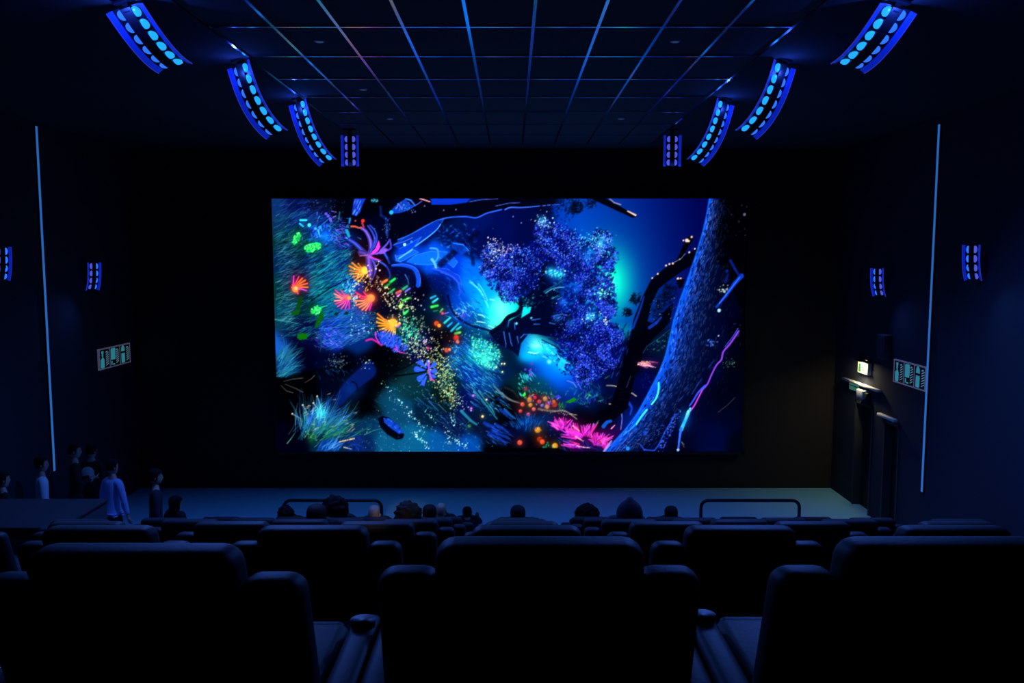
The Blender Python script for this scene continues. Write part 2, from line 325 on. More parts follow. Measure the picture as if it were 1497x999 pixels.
    sparks(34, inpoly([(508, 362), (520, 362), (534, 380), (560, 420), (548, 425), (520, 408)]), (.7, 1.3), [(255, 230, 180), (255, 250, 240), (255, 200, 110), (250, 180, 160)])
    sparks(16, box(549, 380, 556, 422), (.7, 1.4), [(255, 245, 220), (220, 210, 255)]); sparks(46, gau(530, 416, 9, 7), (.6, 1.2), [(255, 200, 80), (255, 230, 170), (230, 150, 50)])
    blades(60, inpoly([(500, 398), (516, 390), (517, 425), (500, 428)]), 60, 60, (2, 5), (.8, 1.8), [(60, 200, 230), (20, 120, 250), (120, 230, 250)], .8)
    sparks(50, inpoly([(508, 425), (520, 410), (522, 445), (512, 450)]), (.6, 1.2), [(200, 240, 255), (120, 220, 240), (255, 255, 255)])
    # ---- dark wood and leaves at the top
    poly([(558, 333), (580, 318), (602, 308), (625, 300), (650, 301), (690, 296), (720, 291), (862, 291), (835, 299), (800, 302), (762, 304), (745, 304), (735, 307), (715, 313), (700, 318), (680, 317), (655, 318), (640, 322), (620, 332), (600, 345), (578, 352), (566, 347)], (1, 2, 22), .95)
    poly([(631, 291), (690, 291), (684, 297), (660, 300), (632, 300)], (4, 50, 195)); line(615, 291, 630, 296, 1.6, 1.2, (255, 170, 190)); path([(600, 306), (612, 299), (618, 295)], 1, 1, (90, 110, 240))
    path(spline([(582, 350), (600, 343), (622, 331), (642, 322), (660, 318), (682, 317), (698, 318.5), (714, 312), (735, 307)]), 1.6, 1.8, (40, 95, 245), .95)
    path(spline([(740, 307), (748, 304), (765, 304), (790, 302), (812, 300), (830, 299)]), 1.8, 1, (60, 110, 245), .9); path([(688, 296), (705, 293), (730, 291.5)], 1, 1, (80, 110, 230), .8); path([(726, 302), (745, 298), (762, 297)], 1, 1, (90, 110, 240), .8)
    for x, y in ((622, 302), (608, 310), (604, 311), (650, 308), (668, 307), (752, 317), (764, 326)): dot(x, y, 1.1, (130, 140, 230), .7)
    # tree limb at the upper left with bright bark
    poly([(519, 291), (536, 291), (531, 300), (527, 311), (522, 316), (515, 314), (517, 301)], (15, 55, 190))
    for _ in range(40):
        x, y = inpoly([(520, 291), (535, 291), (530, 302), (525, 313), (517, 313)])(); line(x, y, x - 2, y + 5, 1, .5, pick([(70, 120, 250), (20, 40, 160), (90, 150, 255)]), .7)
    sparks(25, box(543, 291, 553, 296), (.6, 1.4), [(40, 140, 190), (70, 190, 210)], .8)
    path([(557, 303), (558, 315), (565, 320), (567, 332), (567, 344)], 3.5, 4, (10, 40, 130), .7); sparks(40, gau(567, 333, 2.5, 8), (.5, 1), [(60, 100, 220), (100, 140, 240)], .7)
    poly([(575, 305), (585, 297), (594, 292), (602, 300), (609, 301), (598, 308), (585, 312), (572, 313)], (15, 70, 210), .85); path([(594, 291), (602, 294), (608, 301)], 2.2, 1.4, (50, 120, 255)); dot(573, 311, 3, (30, 170, 235)); path([(580, 306), (584, 299), (589, 307)], 1, 1, (110, 120, 250))
    sparks(25, box(578, 297, 606, 309), (.5, 1), [(120, 160, 255), (60, 200, 250)], .8)
    # broad blue leaves
    for pts, c in (([(575, 358), (590, 348), (612, 337), (640, 322), (650, 321), (640, 335), (622, 350), (605, 359), (585, 364)], (3, 45, 170)),
                   ([(584, 363), (600, 355), (617, 346), (606, 360), (592, 374), (582, 378)], (5, 60, 205)), ([(580, 374), (600, 368), (603, 363), (612, 368), (600, 374), (586, 382), (578, 380)], (10, 85, 235)),
                   ([(595, 382), (608, 372), (632, 366), (655, 370), (668, 380), (650, 384), (625, 386), (606, 385)], (8, 95, 235)), ([(640, 366), (658, 368), (670, 382), (664, 390), (652, 380), (640, 374)], (12, 90, 225)),
                   ([(636, 390), (655, 392), (672, 402), (676, 415), (660, 402), (645, 397)], (10, 60, 200))):
        poly(pts, c); path(pts, 1, 1, np.array(c) * .6 + np.array((40, 80, 110)), .7)
    path(spline([(608, 359), (628, 345), (640, 335), (647, 325)]), 1.8, 1, (70, 160, 255)); path(spline([(583, 377), (600, 366), (603, 364)]), 1.6, 1.6, (100, 190, 255)); path(spline([(578, 372), (580, 378), (586, 382)]), 1.6, 1, (50, 110, 250))
    path(spline([(630, 362), (640, 364), (641, 375), (636, 382)]), 2.6, 2, (60, 140, 255)); path(spline([(632, 378), (636, 384), (638, 391)]), 3.6, 2.6, (90, 170, 240)); dot(592, 357, 2.2, (150, 240, 255)); dot(602, 353, 1.6, (50, 160, 255)); path([(576, 357), (590, 353), (604, 347)], 1, 1, (70, 110, 220)); 
    poly([(566, 378), (574, 370), (574, 420), (560, 410)], (2, 20, 90), .4)
    path(spline([(573, 387), (590, 387), (605, 392), (611, 405), (611, 416)]), 3, 6, (10, 75, 215)); path(spline([(573, 386), (592, 385), (608, 391), (614, 403), (614, 417)]), 1, 1, (60, 110, 250)); path([(592, 400), (596, 407), (597, 415)], 1.4, 1, (60, 110, 200))
    path(spline([(633, 391), (650, 397), (668, 408), (673, 424), (672, 430)]), 2.4, 1.6, (40, 80, 235)); path(spline([(688, 410), (702, 422), (712, 440), (715, 448)]), 3, 1.5, (70, 200, 235)); path(spline([(700, 413), (708, 424), (714, 438)]), 1.2, 1, (90, 210, 240), .8)
    for _ in range(60):
        x, y = inpoly([(640, 325), (690, 322), (700, 345), (690, 370), (665, 372), (640, 345)])(); line(x, y, x + U(-6, 6), y + U(-4, 4), U(1, 3), .6, pick([(5, 70, 200), (10, 110, 210), (0, 20, 80), (0, 8, 50), (20, 60, 200)]), .7)
    path([(645, 385), (675, 360), (700, 340)], 10, 7, (2, 8, 60), .8, soft=3); poly([(660, 352), (678, 356), (688, 365), (676, 372), (662, 362)], (5, 70, 200), .7); path([(664, 355), (678, 357), (687, 366)], 1.6, 1.2, (40, 120, 245))
    path([(691, 345), (690, 365), (693, 385)], 6, 5, (0, 8, 60), .7, soft=3)
    # ---- band of glowing buds falling across the middle
    band = inpoly([(548, 418), (575, 432), (600, 440), (628, 470), (645, 500), (660, 540), (668, 575), (690, 600), (665, 600), (640, 580), (622, 540), (600, 520), (580, 500), (585, 470), (560, 445)])
    for xa, ya, xb, yb, w, c in ((570, 411, 577, 406, 4.2, (20, 190, 90)), (562, 418, 568, 414, 4, (20, 160, 60)), (558, 412, 565, 408, 4.5, (240, 110, 50)), (569, 426, 576, 421, 3.4, (30, 170, 100)), (589, 421, 595, 417, 4.2, (30, 190, 130)),
                                 (593, 424, 599, 420, 3, (90, 80, 230)), (580, 427, 585, 424, 5, (240, 100, 70)), (580, 431, 585, 428, 2, (180, 70, 210)), (588, 438, 598, 434, 3.4, (40, 180, 60)), (584, 446, 587, 444, 5, (120, 220, 90)), (590, 457, 595, 453, 4, (40, 200, 90)),
                                 (630, 434, 637, 431, 3.4, (30, 150, 220)), (633, 440, 640, 435, 3.6, (40, 170, 230)), (631, 447, 640, 445, 4, (50, 230, 80)), (644, 454, 647, 450, 3, (90, 230, 130)), (634, 453, 640, 452, 3, (10, 90, 80)),
                                 (650, 470, 658, 463, 3.6, (40, 200, 200)), (655, 475, 661, 470, 3.4, (20, 130, 210)), (660, 482, 671, 471, 3.6, (30, 160, 230)), (668, 480, 674, 476, 3.4, (20, 170, 220)), (666, 486, 673, 484, 4, (90, 240, 110)), (648, 457, 656, 455, 2.4, (70, 90, 220))):
        glow((xa + xb) / 2, (ya + yb) / 2, 6, np.array(c) * .4, .6); line(xa, ya, xb, yb, w, w * .8, c); line(xa, ya, xb, yb, w * .35, w * .3, np.minimum(np.array(c) * 1.25 + 30, 255), .7)
    for x, y, r, c in ((638, 471, 3.6, (235, 80, 40)), (642, 474, 2.6, (255, 150, 60)), (667, 492, 4, (230, 55, 45)), (669, 498, 2.6, (250, 110, 80)), (653, 510, 3.4, (220, 80, 60)), (657, 509, 2, (250, 140, 90)), (647, 456, 2, (230, 70, 100)), (625, 507, 2, (220, 50, 130)), (620, 497, 2.2, (150, 90, 230))):
        glow(x, y, r * 2, np.array(c) * .4, .7); dot(x, y, r, c, .95, soft=1.2)
    sparks(260, band, (.5, 1.15), [(230, 230, 200), (190, 240, 200), (255, 240, 190), (200, 255, 220), (255, 255, 255), (240, 210, 130)])
    sparks(90, box(555, 425, 625, 490), (.5, 1.2), [(255, 240, 220), (220, 240, 255), (255, 220, 140), (180, 240, 210)])
    blades(90, gau(597, 483, 9, 10), 60, 70, (2, 5), (1.2, 2.6), [(20, 160, 150), (30, 200, 140), (20, 130, 190), (60, 230, 170)], .8)
    sparks(150, gau(601, 490, 10, 14), (.5, 1.2), [(180, 255, 200), (120, 240, 180), (230, 255, 220)], .9)
    sparks(60, box(508, 455, 552, 490), (.5, 1.1), [(140, 240, 240), (190, 255, 240)], .8)
    # yellow grains
    for xx, yy, sx, sy, n in ((650, 560, 9, 14, 170), (662, 580, 7, 8, 90), (640, 530, 12, 9, 110), (645, 545, 12, 14, 120), (620, 515, 14, 12, 100)):
        sparks(n, gau(xx, yy, sx, sy), (.5, 1.15), [(220, 230, 120), (170, 220, 120), (240, 235, 170), (120, 190, 130), (200, 170, 70), (150, 230, 200)], .9)
    # blue thistle and the blue blossom
    for _ in range(170):
        x, y = inpoly([(548, 490), (556, 483), (575, 490), (592, 505), (590, 513), (575, 513), (556, 503)])(); a = math.radians(U(10, 100))
        line(x, y, x + 7 * math.cos(a), y - 6 * math.sin(a), 1.6, .6, pick([(20, 80, 250), (40, 100, 255), (30, 60, 230), (90, 80, 240)]), .85)
    path(spline([(533, 496), (541, 494), (549, 498), (556, 503)]), 2.6, 2, (200, 30, 150)); path(spline([(547, 484), (548, 492), (553, 500)]), 2, 1.6, (180, 60, 220)); path([(575, 508), (583, 513), (592, 515)], 2, 1.2, (200, 60, 190)); path([(577, 503), (580, 512)], 2.4, 1.6, (130, 70, 240))
    for (xa, ya, xb, yb, w0, w1) in ((622, 536, 612, 527, 2, 8), (620, 540, 608, 538, 2, 9), (621, 545, 612, 552, 2, 9), (622, 549, 617, 559, 2, 6), (628, 536, 634, 531, 2, 7), (629, 541, 634, 541, 3, 8), (630, 546, 634, 549, 2, 5), (624, 533, 624, 526, 2, 4)):
        line(xa, ya, xb, yb, w0, w1, (40, 85, 250), .95); line(xa, ya, xb, yb, .6, .8, (80, 120, 255), .7)
    path([(617, 559), (612, 562)], 3, 1, (50, 80, 240)); path([(616, 558), (619, 563)], 3, 1, (60, 80, 240))
    path([(626, 528), (626, 540), (628, 548), (630, 553)], 2.6, 3.2, (150, 80, 235)); line(630, 553, 634, 555, 2, 1.6, (225, 70, 170)); dot(626, 526, 1.4, (210, 200, 255))
    # dark twig, hollow log
    path([(568, 544), (590, 536), (610, 525), (640, 512)], 1.6, 1.4, (0, 3, 12), .9); path([(575, 548), (600, 545), (622, 541)], 2.4, 2, (0, 2, 10), .9)
    poly([(398, 555), (440, 540), (500, 530), (540, 520), (560, 505), (580, 520), (583, 538), (570, 548), (560, 555), (552, 575), (540, 590), (525, 612), (500, 612), (460, 600), (430, 590), (398, 580)], (0, 0, 6), .55)
    path(spline([(490, 585), (505, 566), (520, 553), (536, 540)]), 14, 22, (5, 28, 105), .9, soft=4); path(spline([(510, 556), (517, 560), (519, 570)]), 2, 2.5, (0, 5, 40), .9); glow(508, 568, 9, (2, 55, 130), .6)
    sparks(70, gau(490, 527, 9, 5), (.5, 1.2), [(120, 150, 140), (90, 130, 140), (60, 110, 160)], .8); blades(40, gau(482, 540, 12, 6), -60, 25, (3, 8), (.6, 1.2), [(10, 70, 140), (20, 90, 150)], .6); sparks(25, gau(533, 531, 4, 5), (.5, 1.2), [(40, 90, 240), (20, 60, 220), (160, 210, 170)])
    # grass tufts at lower left
    blades(120, box(398, 520, 412, 550), lambda x, y: 45 + (540 - y) * .8, 22, (16, 42), (.8, 2), [(10, 90, 130), (30, 120, 160), (60, 150, 170), (15, 60, 170)], .8)
    for p in ([(408, 556), (420, 553), (437, 551)], [(410, 560), (425, 566), (437, 572)], [(404, 562), (412, 570), (422, 573)], [(440, 558), (450, 552), (455, 547)]): path(p, .7, 1.3, (130, 125, 115), .6)
    blades(240, gau(462, 624, 16, 8), lambda x, y: 75 - (x - 440) * .85, 24, (20, 48), (.8, 1.8), [(20, 100, 190), (20, 130, 160), (30, 80, 220), (60, 170, 190), (15, 90, 110), (60, 90, 230)], .8)
    blades(110, gau(470, 636, 22, 6), lambda x, y: 36 - (x - 470) * .3, 14, (18, 46), (.7, 1.6), [(20, 110, 90), (40, 150, 120), (10, 70, 100), (90, 180, 150)], .8)
    for _ in range(26):
        x, y = inpoly([(430, 600), (470, 572), (505, 592), (522, 610), (510, 640), (450, 640)])(); line(x, y, x + 5, y - U(0, 4), .6, 1.3, (200, 185, 160), .7)
    for p in ([(420, 604), (432, 611), (434, 623)], [(436, 591), (442, 602), (442, 618)], [(452, 588), (460, 598), (458, 612)], [(458, 578), (462, 590), (463, 602)]): path(p, 1.8, 1, (120, 150, 200), .8); dot(*p[0], 1.3, (210, 190, 170))
    glow(464, 602, 7, (40, 210, 220), .7); blades(40, gau(462, 606, 6, 7), 75, 30, (6, 16), (.7, 1.4), CYAN, .7); glow(448, 640, 8, (30, 120, 60), .5); sparks(30, gau(447, 636, 6, 6), (.5, 1), [(140, 200, 90), (60, 160, 90)], .7)
    poly([(455, 660), (462, 645), (480, 640), (495, 648), (488, 660)], (5, 70, 190), .6); blades(30, gau(475, 655, 10, 4), 40, 20, (10, 24), (.8, 1.6), [(60, 130, 230), (90, 150, 240)], .8); line(490, 646, 512, 641, 1.4, 2.4, (220, 190, 130)); line(497, 654, 508, 657, 2, 1.2, (180, 190, 170)); blades(50, gau(515, 650, 9, 6), 120, 40, (4, 12), (.8, 1.6), [(20, 60, 190), (10, 40, 150)], .7)
    # pool of water with sparkles and a floating stone
    pool = inpoly([(552, 553), (580, 545), (610, 560), (640, 600), (700, 630), (708, 660), (520, 660), (512, 645), (540, 600)])
    blades(120, pool, -35, 10, (6, 20), (.8, 2), [(5, 90, 140), (5, 60, 110), (10, 110, 160)], .35); sparks(230, pool, (.35, .9), [(90, 190, 210), (140, 220, 220), (60, 160, 210), (180, 240, 230)], .75)
    for xa, ya, xb, yb, n in ((557, 560, 605, 610, 26), (590, 605, 625, 625, 14), (600, 630, 625, 655, 40), (620, 600, 636, 615, 16), (655, 632, 680, 655, 40), (607, 615, 615, 630, 14), (658, 600, 664, 622, 22), (650, 622, 656, 648, 14)):
        for _ in range(n):
            t = U(0, 1); dot(xa + (xb - xa) * t + U(-3, 3), ya + (yb - ya) * t + U(-3, 3), U(.4, 1.05), pick([(150, 240, 230), (200, 255, 240), (110, 220, 240)]), .9)
    poly([(548, 611), (556, 607), (566, 610), (580, 622), (588, 635), (586, 641), (576, 643), (562, 635), (552, 624)], (2, 5, 22)); poly([(557, 610), (566, 611), (580, 622), (587, 633), (580, 634), (566, 624), (558, 617)], (15, 65, 190))
    for _ in range(30):
        x, y = inpoly([(557, 610), (566, 611), (580, 622), (587, 633), (580, 634), (566, 624)])(); dot(x, y, U(.5, 1), pick([(50, 110, 240), (5, 30, 120)]), .8)
    # ---- blue-green shimmering slope in the centre
    slope = inpoly([(652, 505), (680, 490), (720, 500), (735, 520), (728, 560), (745, 590), (720, 600), (690, 590), (672, 555), (655, 530)])
    blades(520, slope, -38, 8, (4, 13), (.7, 1.5), [(20, 110, 200), (40, 150, 220), (60, 180, 220), (10, 70, 180), (90, 210, 230), (10, 40, 130)], .75)
    sparks(380, inpoly([(690, 490), (725, 500), (735, 515), (725, 540), (700, 530), (690, 515)]), (.5, 1.5), [(40, 220, 220), (90, 240, 200), (20, 180, 190), (60, 220, 150), (150, 250, 230)], .85); glow(711, 523, 9, (90, 240, 220), .55)
    sparks(120, inpoly([(655, 500), (690, 480), (700, 500), (680, 530), (660, 530)]), (.4, 1.1), [(50, 150, 240), (90, 190, 250), (30, 90, 220)], .8); sparks(140, box(690, 470, 735, 505), (.5, 1.2), [(20, 150, 120), (60, 200, 190), (40, 90, 220), (110, 220, 210), (20, 90, 60)], .8)
    for p, w, c in (([(690, 565), (712, 592), (728, 612)], 2.6, (30, 130, 170)), ([(700, 570), (715, 590), (725, 605)], 1.4, (60, 160, 150)), ([(674, 600), (688, 614), (697, 620)], 4.5, (30, 130, 170)), ([(722, 560), (735, 575), (752, 585)], 2, (60, 110, 130)), ([(608, 580), (622, 592), (632, 596)], 2, (20, 90, 140)), ([(625, 585), (640, 600)], 1.4, (40, 110, 160)), ([(640, 590), (652, 602)], 1, (80, 130, 180))): path(p, w, w * .6, c, .9)
    for x, y, r, c in ((689, 596, 2, (190, 110, 255)), (692, 577, 2, (200, 120, 255)), (706, 608, 2.2, (255, 230, 160)), (712, 583, 1.6, (220, 230, 230)), (735, 530, 1.3, (255, 255, 230)), (739, 530, 1.4, (255, 255, 230)), (727, 535, 1.3, (220, 255, 255)), (736, 542, 1.4, (200, 255, 170)), (686, 622, 3, (60, 140, 90))):
        glow(x, y, r * 1.8, np.array(c) * .5, .6); dot(x, y, r * .8, c)
    for p in ([(709, 618), (722, 624), (728, 630)], [(725, 620), (735, 625), (744, 632)], [(715, 635), (730, 640), (742, 648)], [(722, 630), (738, 638)], [(740, 600), (752, 610)], [(733, 598), (743, 607)]): path(p, 5, 3, (15, 65, 190), .75, soft=1.5)
    blades(80, inpoly([(705, 615), (745, 628), (745, 650), (715, 645)]), -30, 10, (5, 12), (.6, 1.4), [(30, 90, 220), (60, 110, 230), (10, 40, 140)], .7)
    glow(528, 376, 10, (50, 12, 16), .5); glow(550, 410, 10, (55, 10, 8), .6); glow(562, 425, 8, (60, 8, 10), .5); glow(655, 492, 9, (45, 5, 5), .5); glow(615, 470, 12, (0, 40, 30), .4)
    sparks(70, inpoly([(549, 405), (580, 425), (600, 450), (570, 450), (552, 425)]), (.5, 1.1), [(255, 230, 170), (255, 200, 90), (255, 245, 230)])
    # misty leaves left of the glow
    blades(140, inpoly([(655, 445), (700, 435), (722, 470), (730, 488), (690, 480), (660, 465)]), 150, 25, (4, 10), (.8, 1.8), [(20, 120, 220), (60, 190, 230), (20, 80, 200), (90, 220, 235), (10, 40, 150)], .7)
    for p in ([(700, 458), (706, 459), (710, 462)], [(698, 468), (705, 469), (710, 470)], [(715, 474), (722, 477), (727, 478)], [(718, 436), (724, 437)]): path(p, 1.6, 1.2, (150, 240, 240), .9)
    path(spline([(655, 430), (663, 455), (685, 472), (712, 480), (733, 486)]), 3, 3, (0, 10, 70), .8, soft=1.5); sparks(30, gau(682, 460, 5, 4), (.5, 1.2), [(110, 50, 220), (90, 80, 240)], .8); sparks(14, box(665, 450, 680, 462), (.5, 1), [(200, 220, 180), (220, 180, 190)])
    # glow behind the tree
    glow(735, 452, 13, (110, 232, 205), .7, 20); glow(726, 468, 8, (80, 228, 215), .6)
    # smooth evening sky right of the tree
    j1 = int((482 - Y0) * S); i0 = int((800 - X0) * S); i1 = int((1045 - X0) * S)
    sx_, sy_ = gx[:j1, i0:i1], gy[:j1, i0:i1]
    d = np.hypot((sx_ - 893) * 1.0, (sy_ - 412) * .72)
    u = np.clip((sx_ - 850 - (sy_ - 300) * .15) / 175, 0, 1)
    c0, c1 = np.array((0, 60, 178.)), np.array((0, 4, 84.))
    sk_ = c0 + (c1 - c0) * (u ** .9)[..., None]
    sk_ = sk_ + (np.array((0, 120, 178.)) - sk_) * np.exp(-(d / 52) ** 1.8)[..., None] * .9
    sk_ = sk_ + (np.array((10, 225, 195.)) - sk_) * np.exp(-(d / 31) ** 2.4)[..., None] * .92
    sk_ = sk_ + (np.array((120, 250, 215.)) - sk_) * np.exp(-(d / 9) ** 2)[..., None] * .8
    ms = np.clip((sx_ - 812) / 18, 0, 1) * np.clip((sy_ - 291 + 0) / 1 + .5, 0, 1) * np.clip((482 - sy_) / 14, 0, 1) * np.clip((sx_ - 812 - np.clip(330 - sy_, 0, 40) * -.2) / 10, 0, 1)
    img[:j1, i0:i1] += ((sk_ / 255 - img[:j1, i0:i1]) * ms[..., None]).astype(np.float32)
    # ---- the great glowing tree
    blobs = [(722, 372, 17), (745, 378, 22), (775, 385, 28), (714, 392, 12), (735, 400, 25), (760, 408, 28), (748, 425, 18), (800, 338, 18), (815, 353, 27), (800, 375, 30), (835, 362, 26), (850, 380, 32), (882, 352, 17), (890, 375, 17), (872, 398, 30),
             (840, 410, 32), (884, 425, 22), (870, 450, 34), (838, 455, 28), (893, 448, 14), (850, 490, 38), (880, 495, 30), (900, 488, 17), (842, 522, 26), (868, 532, 24), (890, 520, 19), (858, 546, 16)]
    def infol():
        while True:
            x, y, r = blobs[rg.randint(len(blobs))]; a = U(0, 6.283); q = r * math.sqrt(U(0, 1)) * U(.9, 1.12)
            return x + q * math.cos(a), y + q * math.sin(a)
    for x, y, r in blobs:
        for k in range(int(r * r * .42)):
            a = U(0, 6.283); q = r * (U(0, 1) ** .5) * U(.85, 1.06); b = U(0, 6.283); dot(x + q * math.cos(a), y + q * math.sin(a), U(.9, 2.3), (0, U(6, 26), U(70, 150)), .7, soft=1)
    # trunk, roots and boughs
    TR = (0, 6, 42)
    path(spline([(720, 484), (735, 474), (745, 462), (758, 456), (764, 447), (762, 436)]), 7, 6, TR); path(spline([(764, 448), (757, 440), (748, 437), (742, 434)]), 2, 1.2, TR)
    poly([(716, 484), (740, 470), (765, 458), (780, 445), (792, 420), (806, 420), (806, 450), (835, 455), (845, 470), (835, 482), (800, 488), (775, 486), (764, 500), (760, 520), (752, 512), (738, 505), (728, 500)], (1, 6, 48), .92)
    path(spline([(796, 450), (797, 420), (795, 400), (800, 385)]), 9, 5, (0, 5, 45), .9, soft=2); path(spline([(798, 425), (815, 415), (826, 408)]), 3, 1.5, (15, 80, 130), .8); path(spline([(770, 480), (800, 487), (840, 492), (862, 505)]), 5, 3, (0, 8, 60), .9)
    poly([(767, 447), (779, 447), (777, 455), (764, 463)], (10, 200, 215)); sparks(40, box(766, 432, 785, 448), (.6, 1.6), [(10, 120, 150), (0, 40, 90), (30, 160, 180)], .8)
    for p in ([(738, 483), (741, 500), (741, 506)], [(746, 485), (749, 500), (751, 504)], [(754, 470), (755, 480)], [(746, 467), (744, 476)], [(758, 490), (760, 500)], [(780, 466), (793, 464)], [(783, 472), (792, 472)], [(812, 460), (825, 457), (835, 460)], [(806, 470), (815, 472)], [(763, 492), (768, 487), (775, 487)]): path(p, 1.6, 1, (50, 120, 235), .8)
    dot(757, 471, 1.8, (110, 210, 240)); dot(779, 463, 1.6, (90, 180, 220))
    blades(50, box(785, 410, 830, 450), 20, 60, (3, 9), (.8, 1.8), [(20, 110, 150), (0, 5, 40), (40, 150, 180), (0, 10, 60)], .8); path(spline([(800, 427), (812, 420), (828, 418)]), 1.4, 1, (80, 180, 200), .8); poly([(804, 432), (815, 425), (822, 427), (812, 432)], (0, 10, 40))
    for x, y, rx, c in ((812, 398, 9, (20, 180, 230)), (806, 395, 5, (40, 200, 240)), (822, 401, 6, (50, 220, 240)), (848, 420, 8, (10, 100, 220)), (883, 426, 6, (40, 200, 210)), (860, 372, 9, (10, 130, 230)), (880, 352, 8, (40, 190, 230)), (868, 460, 8, (20, 140, 230)), (865, 462, 4, (60, 210, 240)), (818, 463, 6, (20, 110, 180)), (838, 470, 7, (10, 110, 210)), (795, 322, 6, (40, 160, 220)), (826, 440, 6, (20, 110, 230))):
        glow(x, y, rx, c, .7)
    fol = [(60, 75, 225), (90, 100, 245), (40, 60, 200), (30, 50, 180), (110, 120, 255), (25, 70, 210), (70, 60, 200)]
    # clumps: light and dark patches so that the crown reads as leaf masses
    ph = [(U(.1, .22), U(.1, .22), U(0, 6), U(0, 6)) for _ in range(4)]
    def clump(x, y): return sum(math.sin(a * x + p) * math.sin(b * y + q) for a, b, p, q in ph) / 2
    for _ in range(9500):
        x, y = infol(); k = clump(x, y)
        if 762 < x < 842 and 405 < y < 452 and U(0, 1) < .6: continue
        if 790 < x < 806 and 372 < y < 400 and U(0, 1) < .7: continue
        if k < -.2 and U(0, 1) < .62: dot(x, y, U(.5, 1.2), (0, 6, 66), .8); continue
        c = pick(fol); top = max(0, 1 - abs(y - (330 if x > 790 else 365)) / 70)
        if U(0, 1) < .13 + .2 * top: c = pick([(130, 150, 255), (100, 170, 255), (170, 180, 255), (70, 190, 250)])
        b = U(0, 6.283); l = U(.4, 1.9); line(x, y, x + l * math.cos(b), y + l * math.sin(b), U(.8, 1.5), .6, np.minimum(c * np.array((.78, .92, 1.05)), 255), U(.6, 1))
    sparks(60, gau(722, 365, 7, 10), (.6, 1.1), [(160, 230, 240), (230, 200, 240), (200, 220, 255)]); sparks(60, gau(742, 362, 12, 6), (.5, 1.1), [(240, 190, 230), (210, 190, 255), (180, 210, 255)]); sparks(50, gau(795, 325, 7, 6), (.5, 1.1), [(140, 230, 240), (180, 220, 255)])
    sparks(110, gau(882, 355, 8, 10), (.5, 1.1), [(90, 220, 240), (140, 200, 255), (60, 160, 250)]); sparks(60, gau(856, 350, 10, 6), (.5, 1.1), [(60, 180, 250), (110, 210, 250)]); sparks(30, gau(882, 427, 4, 4), (.6, 1.3), [(90, 240, 220), (140, 250, 230)]); sparks(30, gau(812, 398, 9, 4), (.6, 1.4), [(60, 220, 245), (120, 240, 250)])
    sparks(14, gau(890, 467, 2.5, 3), (.6, 1.2), [(230, 240, 255)]); sparks(30, gau(868, 461, 5, 5), (.6, 1.2), [(90, 220, 250), (160, 230, 255)])
    # bright grotto under the roots
    glow(787, 503, 9, (140, 235, 215), .8, 6); 
    for _ in range(60):
        x, y = inpoly([(770, 498), (800, 495), (825, 515), (835, 530), (825, 535), (800, 520), (775, 515)])(); line(x, y, x + U(2, 7), y + U(1, 5), U(1, 2.2), .7, pick([(60, 215, 235), (120, 240, 230), (20, 130, 225), (10, 90, 200)]), .7)
    path([(775, 513), (785, 515), (790, 513)], 1.6, 1.2, (150, 240, 240)); poly([(818, 533), (823, 522), (832, 524), (828, 535), (832, 542), (824, 538)], (20, 190, 235), .8); glow(806, 527, 3, (130, 240, 240), .9)
    for p in ([(795, 495), (815, 505), (830, 520)], [(805, 493), (825, 505), (840, 525)]): path(spline(p), 2, 1.4, (2, 20, 110), .7)
    # ---- plants on the right bank
    sparks(60, inpoly([(755, 545), (790, 550), (820, 575), (800, 585), (765, 565)]), (.6, 1.5), [(10, 110, 70), (30, 160, 90), (20, 80, 120), (60, 200, 160)], .8); blades(40, box(760, 540, 785, 575), -55, 12, (4, 10), (1, 2.4), [(40, 190, 220), (20, 160, 150), (70, 220, 240)], .8); sparks(12, gau(779, 541, 4, 4), (.8, 1.8), [(120, 60, 220), (90, 70, 230)])
    blades(60, inpoly([(830, 560), (880, 560), (895, 590), (850, 590)]), 110, 50, (4, 11), (.8, 1.8), [(40, 70, 220), (30, 110, 200), (20, 130, 90), (80, 90, 240)], .75); blades(30, gau(862, 578, 14, 10), 20, 60, (4, 10), (.8, 1.8), [(30, 140, 80), (60, 190, 110), (20, 100, 160)], .7)
    path([(833, 555), (842, 558), (847, 565)], 1, 1, (110, 120, 250)); path([(846, 553), (850, 560), (854, 567)], 1, .8, (110, 100, 240)); poly([(830, 587), (843, 580), (848, 583), (838, 588)], (20, 130, 20)); poly([(812, 578), (820, 576), (825, 580), (818, 583)], (50, 60, 220))
    path(spline([(728, 568), (745, 582), (762, 588)]), 2.2, 2, (110, 120, 120), .9); path(spline([(790, 597), (812, 600), (830, 600), (848, 612)]), 3, 1.6, (130, 130, 120), .9); path([(836, 604), (848, 606)], 1, .8, (190, 180, 150)); path([(740, 565), (752, 570), (760, 580)], 3, 2, (40, 40, 45), .8); sparks(60, inpoly([(790, 595), (830, 596), (845, 607), (830, 606), (792, 601)]), (.4, .9), [(190, 185, 170), (90, 90, 90), (150, 160, 180)], .8)
